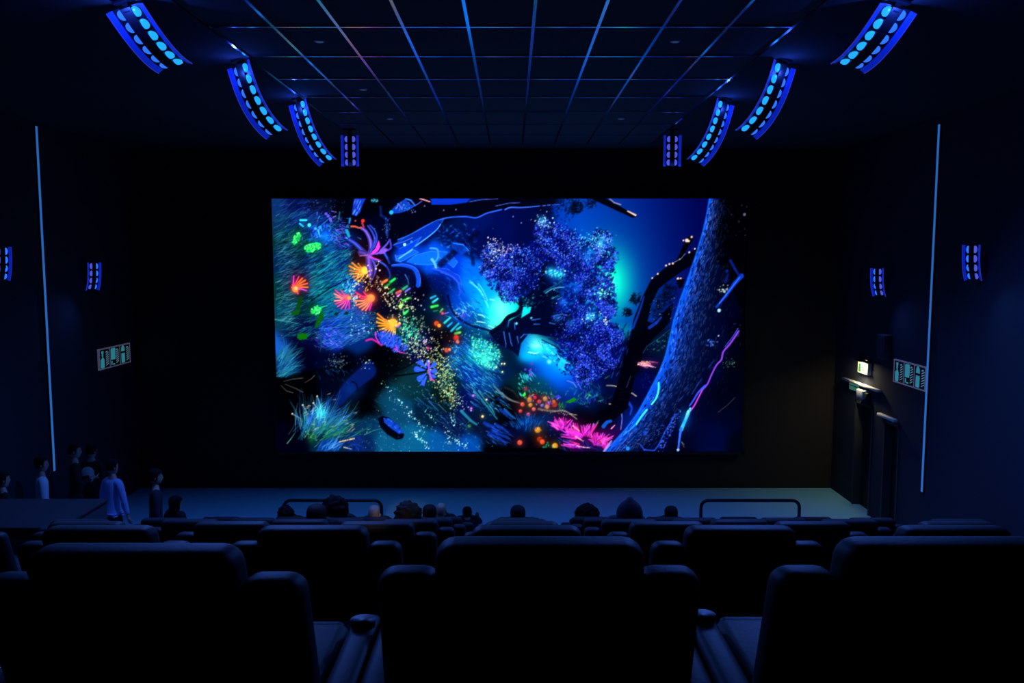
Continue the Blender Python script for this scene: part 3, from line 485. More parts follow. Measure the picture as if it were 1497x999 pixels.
    for x, y, r, c in ((777, 583, 4, (250, 170, 70)), (800, 582, 3.6, (255, 180, 80)), (766, 590, 3.2, (245, 100, 90)), (778, 591, 3, (250, 180, 80)), (791, 586, 3.2, (245, 70, 90)), (814, 590, 4, (245, 60, 60)), (813, 586, 2.6, (255, 120, 70)), (803, 593, 3.6, (250, 160, 110)), (783, 597, 2.8, (240, 110, 110)), (763, 600, 2.6, (225, 80, 90)), (775, 605, 2.8, (235, 90, 120)), (771, 567, 2.2, (200, 50, 80)), (783, 577, 2.4, (230, 50, 60)), (785, 580, 2.4, (230, 50, 90)), (806, 588, 2.4, (190, 70, 220)), (795, 592, 2, (150, 90, 230)),
                       (789, 628, 4.6, (240, 165, 50)), (792, 642, 4, (225, 60, 30)), (796, 646, 3.8, (240, 90, 50)), (815, 652, 4.4, (240, 165, 45)), (762, 647, 3.8, (235, 90, 70))):
        glow(x, y, r * 2.2, np.array(c) * .35, .7); dot(x, y, r, np.array(c) * .8, soft=1.2); dot(x - .4, y - .6, r * .55, c, .9, soft=1.5)
        for k in range(4): line(x, y, x + U(-r, r), y + U(-r, r), .6, .4, np.array(c) * .55, .6)
    for _ in range(40):
        x, y = inpoly([(768, 573), (800, 572), (822, 585), (800, 596), (770, 588)])(); line(x, y, x + U(-3, 3), y - U(1, 4), 1.2, .6, pick([(40, 200, 230), (150, 90, 240), (230, 60, 90), (60, 220, 150), (90, 110, 250)]), .75)
    poly([(766, 576), (770, 571), (771, 576), (768, 579)], (60, 220, 60)); blades(16, box(820, 590, 832, 598), 70, 25, (3, 7), (.8, 1.6), [(40, 180, 50), (20, 120, 40)])
    for _ in range(170):
        x, y = gau(772, 618, 12, 5)(); a = math.radians(95 - (x - 772) * 2); line(x, y, x + 6 * math.cos(a), y - 6 * math.sin(a), .9, .5, pick([(10, 80, 170), (20, 100, 190), (5, 50, 140)]), .8)
    path([(739, 597), (748, 606), (755, 611)], 3, 2, (20, 90, 160)); sparks(40, box(790, 615, 830, 640), (.5, 1.2), [(90, 60, 180), (40, 50, 170), (170, 150, 220), (20, 90, 110)], .7); sparks(14, gau(803, 653, 4, 2.5), (.8, 1.6), [(20, 150, 110), (30, 180, 140)])
    # magenta blooms
    glow(835, 622, 20, (110, 0, 90), .7, 10); glow(880, 640, 18, (110, 0, 80), .7, 12)
    for x, y, n, aa, ab, L in ((826, 624, 34, 50, 165, 19), (850, 638, 34, 100, 172, 26), (864, 634, 22, 60, 125, 22), (880, 648, 34, 25, 150, 24), (895, 655, 10, 40, 170, 16), (845, 652, 8, 150, 185, 18)):
        for _ in range(n):
            a = math.radians(U(aa, ab)); l = L * U(.6, 1); xo = x + U(-7, 7); yo = y + U(-3, 3); c = pick([(235, 40, 215), (250, 70, 220), (200, 20, 190), (240, 30, 140), (190, 40, 230)])
            line(xo, yo, xo + l * math.cos(a), yo - l * math.sin(a) * .75, 4.0, 1.4, c * .78, .92); line(xo, yo, xo + l * math.cos(a), yo - l * math.sin(a) * .75, .8, .5, np.minimum(c + 50, 255), .8)
    for p in ([(846, 638), (853, 642), (858, 645)], [(900, 626), (905, 621)], [(848, 652), (858, 654), (868, 655)], [(842, 622), (852, 630)]): path(p, 2, 1.2, (255, 160, 190), .9)
    blades(50, inpoly([(820, 640), (880, 650), (900, 660), (820, 660)]), 140, 30, (4, 12), (.6, 1.4), [(20, 50, 170), (40, 80, 210), (60, 60, 200)], .7)
    for p in ([(892, 562), (905, 563), (918, 569)], [(912, 573), (925, 571), (937, 578)], [(896, 589), (902, 591), (909, 594)], [(912, 582), (926, 584)]): path(spline(p), 1.2, 1.4, (185, 175, 160), .9)
    path(spline([(913, 598), (916, 610), (914, 628)]), 1.2, 1, (120, 120, 220)); path(spline([(925, 587), (930, 595), (928, 605)]), 4, 2, (10, 60, 190)); path(spline([(888, 623), (893, 617), (899, 615)]), 6, 4, (15, 80, 190), .8); path([(876, 620), (881, 614)], 2, 1, (30, 90, 120)); path([(899, 606), (905, 598)], 2, 1, (40, 90, 150))
    # ---- dark limbs behind the big trunk
    DK = (1, 1, 14)
    poly([(880, 602), (898, 592), (908, 560), (918, 520), (925, 490), (932, 462), (944, 432), (956, 408), (972, 394), (990, 381), (1010, 370), (1028, 360), (1024, 382), (1002, 395), (984, 408), (968, 420), (958, 442), (952, 468), (960, 470), (975, 455), (990, 440), (985, 470), (962, 492), (945, 512), (936, 540), (930, 570), (924, 596), (905, 612), (885, 612)], DK, .97)
    path([(993, 386), (1001, 371), (1007, 358), (1013, 349)], 6, 9, DK); path(spline([(930, 478), (940, 452), (946, 432)]), 4, 2, (10, 50, 160), .8); path([(955, 477), (965, 470), (972, 462)], 5, 3, (15, 60, 190), .8)
    for _ in range(60):
        x, y = inpoly([(918, 470), (930, 475), (922, 520), (905, 555), (898, 550), (910, 510)])(); line(x, y, x + 2, y - 5, 1.2, .6, pick([(20, 60, 180), (40, 80, 210), (0, 10, 50)]), .7)
    for x, y, r in ((1008, 351, 2.6), (1011, 352, 1.6), (1015, 346, 1.6), (1003, 351, 1.2), (988, 384, 1.6), (983, 385, 1.4), (978, 387, 1.4), (966, 399, 1.4), (958, 405, 1.2), (1012, 368, 1.4), (1020, 363, 1.2), (998, 378, 1), (996, 406, 1.8), (1000, 406, 1.6), (1004, 407, 1.2)): dot(x, y, r, (235, 205, 190), .95)
    path([(989, 383), (1000, 377), (1006, 370)], 1, .8, (110, 120, 170)); poly([(994, 407), (1006, 406), (1003, 418), (998, 420), (995, 414)], DK)
    def twig(x, y, r, n):
        for _ in range(n):
            a = U(0, 6.283); q = r * math.sqrt(U(0, 1)); line(x + q * math.cos(a), y + q * math.sin(a), x + q * math.cos(a) + U(-4, 4), y + q * math.sin(a) + U(-4, 4), 1.3, .6, (0, 8, 30), .85)
    twig(933, 435, 8, 90); twig(922, 455, 6, 70); twig(984, 425, 11, 110); twig(975, 440, 12, 90); twig(965, 455, 9, 50); twig(826, 304, 20, 60); twig(846, 303, 9, 120); twig(866, 296, 9, 60); twig(800, 302, 12, 60); twig(838, 296, 16, 70)
    sparks(40, box(955, 430, 1000, 465), (.4, .8), [(90, 150, 170), (40, 110, 150), (160, 180, 200)], .7)
    poly([(865, 291), (888, 291), (905, 300), (930, 314), (934, 317), (928, 319), (905, 309), (885, 300)], (2, 2, 16)); path([(893, 291), (900, 297), (910, 300)], 1, 1.4, (200, 180, 190), .8); path([(920, 309), (932, 315)], 1.4, 2.4, (235, 200, 185))
    # streaks by the trunk
    poly([(945, 515), (960, 500), (985, 478), (980, 515), (968, 545), (945, 540)], (1, 8, 50), .7); sparks(50, inpoly([(950, 508), (985, 480), (982, 505), (960, 515)]), (.5, 1.3), [(20, 110, 110), (30, 150, 120), (10, 70, 110)], .7); path([(946, 514), (952, 504), (968, 494), (985, 480)], 1, 1, (30, 80, 140), .8); path([(922, 565), (928, 548)], 1, .8, (40, 60, 120))
    glow(955, 530, 14, (120, 40, 110), .6, 5)
    for _ in range(26):
        x, y = U(938, 956), 530 + U(-4, 3); line(x, y, x + U(6, 14), y + U(1, 4), 1.3, .6, pick([(255, 170, 140), (240, 120, 170), (200, 110, 210), (255, 210, 170)]), .85)
    sparks(30, box(945, 545, 965, 570), (.4, .9), [(30, 60, 150), (50, 80, 170)], .6)
    # ---- the big lit trunk on the right
    L = np.array([(1040, 291), (1037, 312), (1031, 340), (1023, 368), (1011, 405), (1000, 436), (991, 466), (984, 498), (979, 520), (970, 543), (955, 573), (939, 603), (923, 625), (905, 645), (889, 661)], float)
    Lx = np.interp(gy[:, 0], L[:, 1], L[:, 0]); wd = np.interp(gy[:, 0], [291, 340, 420, 500, 560, 620, 661], [13, 16, 34, 44, 46, 42, 40])
    t = (gx - Lx[:, None]) / wd[:, None]
    m = np.clip((gx - Lx[:, None]) / .8 + .5, 0, 1)
    lit = np.exp(-np.clip(t, 0, 9) ** 1.5 * 1.9)[..., None]
    trunk = lit * np.array([10, 82, 225]) / 255 + (1 - lit) * np.array([0, 4, 40]) / 255
    k = (m * np.clip(2.2 - t * .9, 0, 1))[..., None].astype(np.float32)
    img[:] = img * (1 - k) + trunk.astype(np.float32) * k
    poly([(1056, 291), (1097, 291), (1097, 470), (1070, 400), (1052, 380), (1050, 340)], (0, 0, 5), .85)
    tx_, ty_ = np.gradient(Lx, gy[:, 0]), None
    for _ in range(3200):
        y = U(293, 659); u = abs(rg.standard_normal()) * .8 + .03
        lx0 = np.interp(y, L[:, 1], L[:, 0]); w0 = np.interp(y, [291, 340, 420, 500, 560, 620, 661], [13, 16, 34, 44, 46, 42, 40])
        sl = (np.interp(y + 4, L[:, 1], L[:, 0]) - np.interp(y - 4, L[:, 1], L[:, 0])) / 8
        x = lx0 + u * w0; l = U(2, 6)
        if u < .3 and U(0, 1) < .75: continue
        br = math.exp(-u * .75) * 1.1
        c = pick([(50, 110, 255), (30, 90, 235), (90, 125, 255)]) * br if U(0, 1) < .52 else np.array((0, 8, 52))
        o = U(-1.3, 1.3); line(x, y, x + sl * l + o, y + l, 1.3, .7, c, .8)
        if U(0, 1) < .3: line(x + sl * l + o, y + l, x + sl * l * 1.2 - o, y + l * 1.7, .9, .5, c * .8, .7)
    path([tuple(p) for p in L], 2.2, 2.2, (15, 110, 245), .6)
    # veins of light on the trunk
    path(spline([(970, 558), (970, 568), (967, 580), (960, 590)]), 2.4, 2.4, (60, 225, 240)); path(spline([(953, 598), (945, 608), (937, 620)]), 3, 2.4, (50, 205, 245)); path([(936, 620), (928, 628), (918, 636)], 2, 1.2, (30, 140, 250)); path([(900, 645), (893, 655), (889, 660)], 3, 3, (160, 140, 220), .8)
    sparks(160, inpoly([(925, 640), (960, 615), (985, 620), (960, 650), (900, 660)]), (.4, 1), [(50, 90, 230), (20, 60, 190), (90, 130, 250)], .7); dot(925, 656, 3, (20, 140, 250), .9, soft=2); dot(951, 632, 3, (20, 80, 210), .8, soft=2)
    path(spline([(1088, 482), (1076, 500), (1066, 512), (1063, 524), (1056, 532), (1049, 546), (1043, 560), (1036, 568)]), 2.6, 2, (130, 60, 215)); path(spline([(1036, 568), (1030, 580), (1024, 592), (1018, 600)]), 2, 2.2, (190, 60, 210)); path(spline([(1087, 478), (1078, 492), (1068, 505)]), 1, .8, (70, 90, 240)); path(spline([(1040, 562), (1030, 572), (1022, 585), (1017, 592)]), 3, 2, (50, 80, 230), .8)
    path(spline([(1018, 596), (1015, 605), (1010, 616), (1005, 628)]), 3, 5.4, (60, 190, 240)); path(spline([(1015, 600), (1011, 612)]), 3, 3, (140, 240, 230)); path(spline([(1005, 626), (1003, 640), (1001, 659)]), 4, 2, (40, 100, 245)); dot(1001, 658, 2, (150, 170, 255)); glow(1010, 612, 9, (10, 110, 220), .5, 14)
    for _ in range(120):
        t_ = U(0, 1); x = 1000 + (975 - 1000) * t_ + U(-5, 5); y = 600 + 58 * t_ + U(-5, 5); dot(x, y, U(.5, 1.2), pick([(40, 80, 230), (80, 120, 250), (20, 50, 180)]), .8)
    path([(992, 612), (980, 632), (972, 650), (966, 658)], 2, 2, (30, 80, 220), .8); path([(944, 650), (950, 658), (965, 659)], 2, 2, (40, 80, 220), .8)
    for p in ([(1000, 586), (1007, 578)], [(1008, 570), (1015, 560)], [(1020, 575), (1028, 562), (1034, 552)], [(1045, 535), (1052, 525)]): path(p, 1.4, 1, (30, 70, 180), .7)
    sparks(22, gau(1046, 499, 4, 3), (.7, 1.5), [(50, 90, 230), (90, 140, 250)], .8); dot(1058, 489, 1.2, (140, 180, 230))
    path([(1054, 447), (1068, 430), (1080, 413), (1090, 402)], 3, 7, (10, 60, 200), .9); path([(1058, 442), (1072, 424), (1088, 403)], 1, 1, (60, 120, 245)); sparks(26, gau(1064, 423, 4, 3), (.6, 1.3), [(200, 210, 190), (120, 150, 180)], .9); dot(1058, 452, 2.6, (150, 200, 250)); path([(1073, 380), (1080, 392), (1087, 402)], 4, 3, (10, 35, 150), .8); path([(1066, 410), (1070, 400)], 4, 3, (10, 30, 140), .7); dot(1068, 395, 2.4, (10, 35, 160), .8)
    sparks(30, gau(1076, 529, 5, 4), (.5, 1), [(110, 170, 150), (60, 110, 100), (150, 190, 170)], .8); sparks(30, box(1048, 300, 1095, 345), (.4, 1), [(80, 90, 120), (140, 150, 180), (30, 35, 70)], .5); dot(1092, 314, 2, (120, 130, 160), .8); path([(1060, 602), (1075, 590), (1085, 580)], 1, 1, (70, 60, 90), .8); sparks(14, box(1078, 470, 1090, 490), (.5, 1.2), [(30, 60, 180)], .7)
    path([(1010, 650), (1006, 646), (1010, 654)], 1, .8, (130, 150, 170), .7)
    # fine glints all over the planting
    sparks(420, inpoly([(400, 320), (560, 330), (640, 440), (740, 500), (760, 560), (720, 655), (560, 655), (560, 500), (400, 500)]), (.3, .7), [(90, 180, 230), (60, 130, 230), (120, 220, 220), (150, 190, 255)], .6)
    sparks(260, inpoly([(575, 340), (700, 330), (715, 440), (640, 450), (580, 400)]), (.3, .8), [(30, 120, 250), (60, 150, 255), (20, 90, 230)], .45)
    blades(120, inpoly([(650, 330), (700, 345), (715, 440), (680, 450), (640, 400)]), 140, 35, (5, 14), (.8, 2), [(10, 100, 220), (20, 130, 235), (0, 40, 150), (0, 60, 190)], .5)
    blades(130, inpoly([(610, 560), (660, 590), (720, 640), (700, 655), (620, 620), (600, 580)]), -36, 8, (6, 18), (.6, 1.5), [(10, 60, 110), (15, 90, 150), (5, 30, 70), (30, 110, 170)], .6)
    # the screen's own black lower strip in the middle and dark right border
    poly([(708, 655), (820, 655), (835, 662), (708, 662)], (0, 0, 4), .9)
    img = np.clip(img, 0, 1).reshape(PH, S, PW, S, 3).mean((1, 3))
    def blur(a, r):
        for ax in (0, 1):
            for _ in range(2):
                c = np.cumsum(np.pad(a, [(r + 1, r) if k == ax else (0, 0) for k in range(3)], mode='edge'), axis=ax)
                n = a.shape[ax]; a = (np.take(c, np.arange(2 * r + 1, 2 * r + 1 + n), ax) - np.take(c, np.arange(0, n), ax)) / (2 * r + 1)
        return a
    hi = np.clip(img - .25, 0, 1)
    hi[..., 2] *= .45
    img = np.clip(img + .16 * blur(hi, 2) + .10 * blur(hi, 6), 0, 1)  # soft halo of the bright parts blurred into the picture colours
    lum = img.max(-1, keepdims=True); img = np.clip(img * (.90 + .12 * lum), 0, 1)
    return img[::-1]          # row 0 = bottom
# ================================================================ the hall
YW = 18.70                                   # screen wall
XL, XR = -8.30, 7.12                         # side walls
YB = -3.0                                    # rear wall
ZC = at_Y(748.5, 217.0, YW).z                # ceiling
D1, PITCH_Y, RISE = 2.40, 2.16, .64          # seat rows
SEAT_H = 1.03
Z1 = at_Y(790, 790, D1).z - SEAT_H           # floor of the nearest visible row
row_d = lambda k: D1 + PITCH_Y * (k - 1)
row_z = lambda k: max(0.0, Z1 - (Z1 / 5.0) * (k - 1))

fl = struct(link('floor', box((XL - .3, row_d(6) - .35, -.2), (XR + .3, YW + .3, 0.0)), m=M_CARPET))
for k in range(0, 6):
    y0 = YB - .2 if k == 0 else row_d(k) - .35
    y1 = row_d(k + 1) - .35
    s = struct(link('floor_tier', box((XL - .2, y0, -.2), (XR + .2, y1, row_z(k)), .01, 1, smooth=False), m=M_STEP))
struct(link('wall_front', box((XL - .3, YW, -.2), (XR + .3, YW + .3, ZC + .4)), m=M_SCREENWALL))
struct(link('wall_left', box((XL - .3, YB - .3, -.2), (XL, YW + .3, ZC + .4)), m=M_WALL))
struct(link('wall_rear', box((XL - .3, YB - .3, -.2), (XR + .3, YB, ZC + .4)), m=M_WALL))

# right wall with two real door openings
dA = (at_X(1247, 700, XR).y, at_X(1273, 700, XR).y)      # far door: y of far / near jamb
dB = (at_X(1290, 700, XR).y, at_X(1313, 700, XR).y)      # near door
DZ, DZB = at_X(1260, 588, XR).z, at_X(1300, 611, XR).z - .06
wr = link('wall_right', multi([
    ((XR, dA[0], -.2), (XR + .3, YW + .3, ZC + .4), 0), ((XR, dA[1], DZ), (XR + .3, dA[0], ZC + .4), 0),
    ((XR, dB[0], -.2), (XR + .3, dA[1], ZC + .4), 0), ((XR, dB[1], DZB), (XR + .3, dB[0], ZC + .4), 0),
    ((XR, YB - .3, -.2), (XR + .3, dB[1], ZC + .4), 0)]), m=M_WALL); struct(wr)

# ceiling: slab, tiles and metal bars of the suspended grid
ce = struct(link('ceiling', box((XL - .3, YB - .3, ZC + .06), (XR + .3, YW + .3, ZC + .4)), m=M_SOFFIT))
gx0 = at_Z(255, 0, ZC).x; gdx = (at_Z(783, 0, ZC).x - at_Z(255, 0, ZC).x) / 5.0
yref = at_Z(748.5, 38.6, ZC).y; gdy = (at_Z(748.5, 181.6, ZC).y - yref) / 5.0
NX = 9; JY = list(range(-4, 8))
tile_me = box((.017, .017, -.004), (gdx - .017, gdy - .017, .02)); tile_me.materials.append(M_CEIL)
for j in JY[:-1]:
    for i in range(NX):
        t = link('ceiling_tile', tile_me, ce); t.location = (gx0 + i * gdx, yref + j * gdy, ZC + .012)
ylo, yhi = yref + JY[0] * gdy, yref + JY[-1] * gdy
lb = box((-.0155, ylo, -.012), (.0155, yhi, .03)); lb.materials.append(M_TBAR)
for i in range(NX + 1):
    b = link('grid_bar', lb, ce); b.location = (gx0 + i * gdx, 0, ZC)
cb = box((gx0, -.0155, -.010), (gx0 + NX * gdx, .0155, .03)); cb.materials.append(M_TBAR)
for j in JY:
    b = link('cross_bar', cb, ce); b.location = (0, yref + j * gdy, ZC)
# plain dark soffits beside and beyond the grid
for n, lo, hi in (('left', (XL, YB, ZC), (gx0 - .02, YW, ZC + .06)), ('right', (gx0 + NX * gdx + .02, YB, ZC), (XR, YW, ZC + .06)),
                  ('front', (gx0 - .02, yhi + .02, ZC), (gx0 + NX * gdx + .02, YW, ZC + .06)), ('rear', (gx0 - .02, YB, ZC), (gx0 + NX * gdx + .02, ylo - .02, ZC + .06))):
    struct(link('ceiling_' + n, box(lo, hi), m=M_SOFFIT if n != 'front' else M_CEIL))
for (px, py), w in (((467, 61), 'beside the second cross bar left of centre'), ((987, 61), 'beside the second cross bar right of centre'), ((531, 131), 'left, between the fourth and fifth cross bars'),
                    ((570, 174), 'left, close to the screen end of the grid'), ((908, 174), 'right, close to the screen end of the grid')):
    p = at_Z(px, py, ZC); t = thing('ceiling_downlight', 'small pale round downlight in the ceiling, ' + w, 'light', (p.x, p.y, ZC + .012), group='ceiling downlights')
    bm = bmesh.new(); bmesh.ops.create_cone(bm, cap_ends=True, segments=24, radius1=.055, radius2=.06, depth=.012, matrix=Matrix.Translation((0, 0, -.008))); link('downlight_rim', to_mesh(bm, smooth=False), t, M_WHITE)
    bm = bmesh.new(); bmesh.ops.create_cone(bm, cap_ends=True, segments=20, radius1=.04, radius2=.04, depth=.006, matrix=Matrix.Translation((0, 0, -.016))); link('downlight_lens', to_mesh(bm, smooth=False), t, mat('dim_lens', (.4, .45, .5), .4, emit=srgb((90, 120, 180)), estr=.12))

# ================================================================ the cinema screen
YS = YW - .12
sx0, sx1 = at_Y(402, 475.5, YS).x, at_Y(1088.5, 475.5, YS).x
sz1, sz0 = at_Y(748, 290.6, YS).z, at_Y(748, 660.4, YS).z
def screen_material():
    m = bpy.data.materials.new('screen_picture'); m.use_nodes = True; nt = m.node_tree; nt.nodes.clear()
    o = nt.nodes.new('ShaderNodeOutputMaterial'); e = nt.nodes.new('ShaderNodeEmission'); a = nt.nodes.new('ShaderNodeAttribute')
    a.attribute_name = 'picture'; nt.links.new(a.outputs['Color'], e.inputs['Color']); e.inputs['Strength'].default_value = SCREEN_GAIN
    nt.links.new(e.outputs[0], o.inputs[0]); return m
def build_screen():
    img = paint_screen(); H, W = img.shape[:2]
    lin = np.where(img <= .04045, img / 12.92, ((img + .055) / 1.055) ** 2.4)
    lin = lin * (1.0 + 0.3 * img.max(-1, keepdims=True) ** 2)          # highlights of the picture glow brighter
    xs = np.linspace(sx0, sx1, W); zs = np.linspace(sz0, sz1, H)
    co = np.empty((H, W, 3), np.float32); co[..., 0] = xs[None]; co[..., 1] = YS - .004; co[..., 2] = zs[:, None]
    me = bpy.data.meshes.new('screen_face')
    idx = np.arange(H * W).reshape(H, W)
    q = np.stack([idx[:-1, :-1], idx[:-1, 1:], idx[1:, 1:], idx[1:, :-1]], -1).reshape(-1)
    nf = (H - 1) * (W - 1)
    me.vertices.add(H * W); me.vertices.foreach_set('co', co.reshape(-1))
    me.loops.add(nf * 4); me.loops.foreach_set('vertex_index', q.astype(np.int32))
    me.polygons.add(nf); me.polygons.foreach_set('loop_start', np.arange(0, nf * 4, 4, dtype=np.int32))
    me.update(calc_edges=True)
    at = me.color_attributes.new('picture', 'FLOAT_COLOR', 'POINT')
    rgba = np.ones((H * W, 4), np.float32); rgba[:, :3] = lin.reshape(-1, 3); at.data.foreach_set('color', rgba.reshape(-1))
    me.materials.append(screen_material()); return me
scr = thing('cinema_screen', 'huge bright cinema screen showing a glowing blue night forest with flowers', 'screen', (0, 0, 0))
link('picture_surface', build_screen(), scr)
link('screen_cabinet', box((sx0 - .03, YS, sz0 - .03), (sx1 + .03, YW, sz1 + .03), .01, 1), scr, M_PLASTIC)
link('screen_frame', multi([((sx0 - .06, YS - .02, sz1 + .004), (sx1 + .06, YS + .02, sz1 + .06), 0), ((sx0 - .06, YS - .02, sz0 - .06), (sx1 + .06, YS + .02, sz0 - .004), 0),
                            ((sx0 - .06, YS - .02, sz0 - .06), (sx0 - .004, YS + .02, sz1 + .06), 0), ((sx1 + .004, YS - .02, sz0 - .06), (sx1 + .06, YS + .02, sz1 + .06), 0)]), scr, M_PLASTIC)
# ================================================================ blue light fixtures
E = lambda c: srgb(c)
M_LENS = mat('blue_lamp_lens', (.02, .1, .3), .3, emit=srgb((25, 140, 250)), estr=1.7 * LAMP_GAIN)
M_LENS2 = mat('violet_lamp_lens', (.02, .05, .3), .3, emit=srgb((95, 105, 255)), estr=.65 * LAMP_GAIN)
M_LENS3 = mat('deep_blue_lamp_lens', (.02, .05, .3), .3, emit=srgb((45, 120, 255)), estr=1.0 * LAMP_GAIN)
M_WING = mat('blue_lamp_wing', (.01, .04, .35), .35, emit=srgb((10, 45, 225)), estr=.5 * LAMP_GAIN)
M_RIM = mat('blue_lamp_rim', (.02, .03, .25), .25, emit=srgb((60, 70, 230)), estr=.45 * LAMP_GAIN)
M_FIX = mat('fixture_black', (.006, .006, .012), .45)
def fixture_curve(L, phi0, phi, n=25, pw=1.8):
    pts = []; z = y = 0.0
    for i in range(n):
        s = i / (n - 1); a = phi0 + (phi - phi0) * s ** pw; pts.append((Vector((0, y, -z)), a)); z += L / (n - 1) * math.cos(a); y += L / (n - 1) * math.sin(a)
    return pts            # local: face towards -y, bottom curls towards +y
def strip(cv, x0, x1, off0, off1, thick):
    """ribbon along the curve between widths x0..x1, standing off0/off1 proud of the face"""
    bm = bmesh.new(); rings = []
    for p, a in cv:
        nrm = Vector((0, -math.cos(a), -math.sin(a)))
        rings.append([bm.verts.new(p + Vector((x, 0, 0)) + nrm * o) for x, o in ((x0, off0), (x1, off1), (x1, off1 - thick), (x0, off0 - thick))])
    for q, r in zip(rings, rings[1:]):
        for k in range(4): bm.faces.new((q[k], q[(k + 1) % 4], r[(k + 1) % 4], r[k]))
    bm.faces.new(rings[0]); bm.faces.new(rings[-1][::-1]); return to_mesh(bm, smooth=False)
def fixture_meshes(W, L, phi0, phi, nl, ml=None, mr=None):
    cv = fixture_curve(L, math.radians(phi0), math.radians(phi)); h = W / 2; out = []
    out.append(('backplate', strip(cv, -h, h, 0, 0, .03), M_FIX))
    out.append(('center_bar', strip(cv, -.165 * W, .165 * W, .028, .028, .04), M_FIX))
    out.append(('glowing_wing', strip(cv, -h * 1.16, -.43 * W, .030, .010, .010), M_WING)); out.append(('glowing_wing', strip(cv, .43 * W, h * 1.16, .010, .030, .010), M_WING))
    out.append(('wing_rim', strip(cv, -h * 1.19, -h * 1.15, .036, .034, .012), M_RIM)); out.append(('wing_rim', strip(cv, h * 1.15, h * 1.19, .034, .036, .012), M_RIM))
    r = min(L / nl * .5, .15 * W)
    for i in range(nl):
        s = (i + .5) / nl * (len(cv) - 1); k = int(s); f = s - k
        p = cv[k][0].lerp(cv[min(k + 1, len(cv) - 1)][0], f); a = cv[k][1] * (1 - f) + cv[min(k + 1, len(cv) - 1)][1] * f
        for sx, mm in ((-1, None), (1, None)):
            bm = bmesh.new()
            bmesh.ops.create_uvsphere(bm, u_segments=14, v_segments=8, radius=1)
            for v in bm.verts: v.co = Vector((v.co.x * r * .95, v.co.y * r * .45, v.co.z * L / nl * .40))
            bmesh.ops.rotate(bm, verts=bm.verts, cent=(0, 0, 0), matrix=Matrix.Rotation(a, 3, 'X'))
            nrm = Vector((0, -math.cos(a), -math.sin(a))); bmesh.ops.translate(bm, verts=bm.verts, vec=p + Vector((sx * .225 * W, 0, 0)) + nrm * .004)
            out.append(('lamp_lens', to_mesh(bm), (mr or M_LENS) if sx > 0 else (ml or M_LENS3)))
    for n, me, mm in out: me.materials.append(mm)
    return out
F1 = fixture_meshes(.32, .78, 45, 86, 6); F2 = fixture_meshes(.31, .92, 8, 66, 7); F3 = fixture_meshes(.31, .98, 6, 60, 8)
SMALL = fixture_meshes(.21, .56, 2, 46, 4, M_LENS2, M_LENS3); FLAT = fixture_meshes(.27, .56, 0, 4, 4, M_LENS2, M_LENS2)
def mirrored(parts):
    out = []
    for n, me, mm in parts:
        c = me.copy(); 
        for v in c.vertices: v.co.x = -v.co.x
        c.flip_normals(); out.append((n, c, mm))
    return out
def blue_spot(t, loc, d, watts, size=110):
    l = bpy.data.lights.new('lamp_beam', 'SPOT'); l.energy = watts * LAMP_GAIN; l.color = (.07, .20, 1.0); l.spot_size = math.radians(size); l.spot_blend = .9; l.shadow_soft_size = .02
    o = bpy.data.objects.new('lamp_beam', l); C.objects.link(o); o.parent = t; o.location = loc; o.rotation_euler = Vector(d).to_track_quat('-Z', 'Y').to_euler()
def fixture(parts, loc, rot, label, hang=None, wall=None, group=None, name='ceiling_light', watts=0, glow=0):
    t = thing(name, label, 'light', loc, 0, group); t.rotation_euler = rot
    for n, me, mm in parts: link(n, me, t)
    if hang: link('hanger', multi([((-.03, .0, -.05), (.03, .04, hang), 0), ((-.10, -.04, hang - .02), (.10, .08, hang), 0)]), t, M_FIX)
    if wall: link('wall_bracket', multi([((-.04, .0, -.34), (.04, wall, -.26), 0), ((-.09, wall - .02, -.42), (.09, wall, -.18), 0)]), t, M_FIX)
    if watts: blue_spot(t, (0, -.14, -.35), (0, -.45, -1) if not wall else (0, -1, -.9), watts, 140)
    if glow:
        l = bpy.data.lights.new('lamp_glow', 'POINT'); l.energy = glow * LAMP_GAIN; l.color = (.03, .10, 1.0); l.shadow_soft_size = .02
        o = bpy.data.objects.new('lamp_glow', l); C.objects.link(o); o.parent = t; o.location = (0, -.10, -.12)
    return t
ZF = ZC - .06
for side in (-1, 1):
    sd = 'left' if side < 0 else 'right'
    for (px, py), psi, roll, fx, w in (((183, 10), 10, 12, F1, 'nearest the camera'), ((350.5, 94), 30, 13, F2, 'second from the camera'), ((436.5, 149), 34, 13, F3, 'third from the camera')):
        p = at_Z(px if side < 0 else 1493.5 - px + 2, py, ZF)
        fixture(fx if side < 0 else mirrored(fx), (p.x, p.y, ZF), (0, side * math.radians(roll), side * math.radians(psi)), 'long curved blue lamp hanging from the ceiling, %s row, %s' % (sd, w), hang=.06, group='hanging curved lamps', watts={id(F1): 70, id(F2): 380, id(F3): 800}[id(fx)], glow=12 if fx is F1 else 4)
    p = at_Z(511.5 if side < 0 else 983, 198, ZF - .05)
    fixture(FLAT if side < 0 else mirrored(FLAT), (p.x, p.y, ZF - .05), (0, 0, 0), 'small upright blue lamp nearest the screen, %s end of the hanging row' % sd, hang=.11, group='hanging curved lamps', watts=50)
for px, py, X, yaw, sd, w in ((137, 384, XL, 1, 'left', 'close to the screen corner'), (3, 361, XL, 1, 'left', 'cut off by the picture edge'),
                              (1283, 392, XR, -1, 'right', 'close to the screen corner'), (1421, 358, XR, -1, 'right', 'beyond the vertical light strip')):
    p = at_X(px, py, X - math.copysign(.22, X))
    fixture(SMALL if yaw > 0 else mirrored(SMALL), p, (0, 0, yaw * math.radians(46)), 'small curved blue wall lamp on the %s wall, %s' % (sd, w), wall=.16, group='wall lamps', name='wall_light', watts=45)

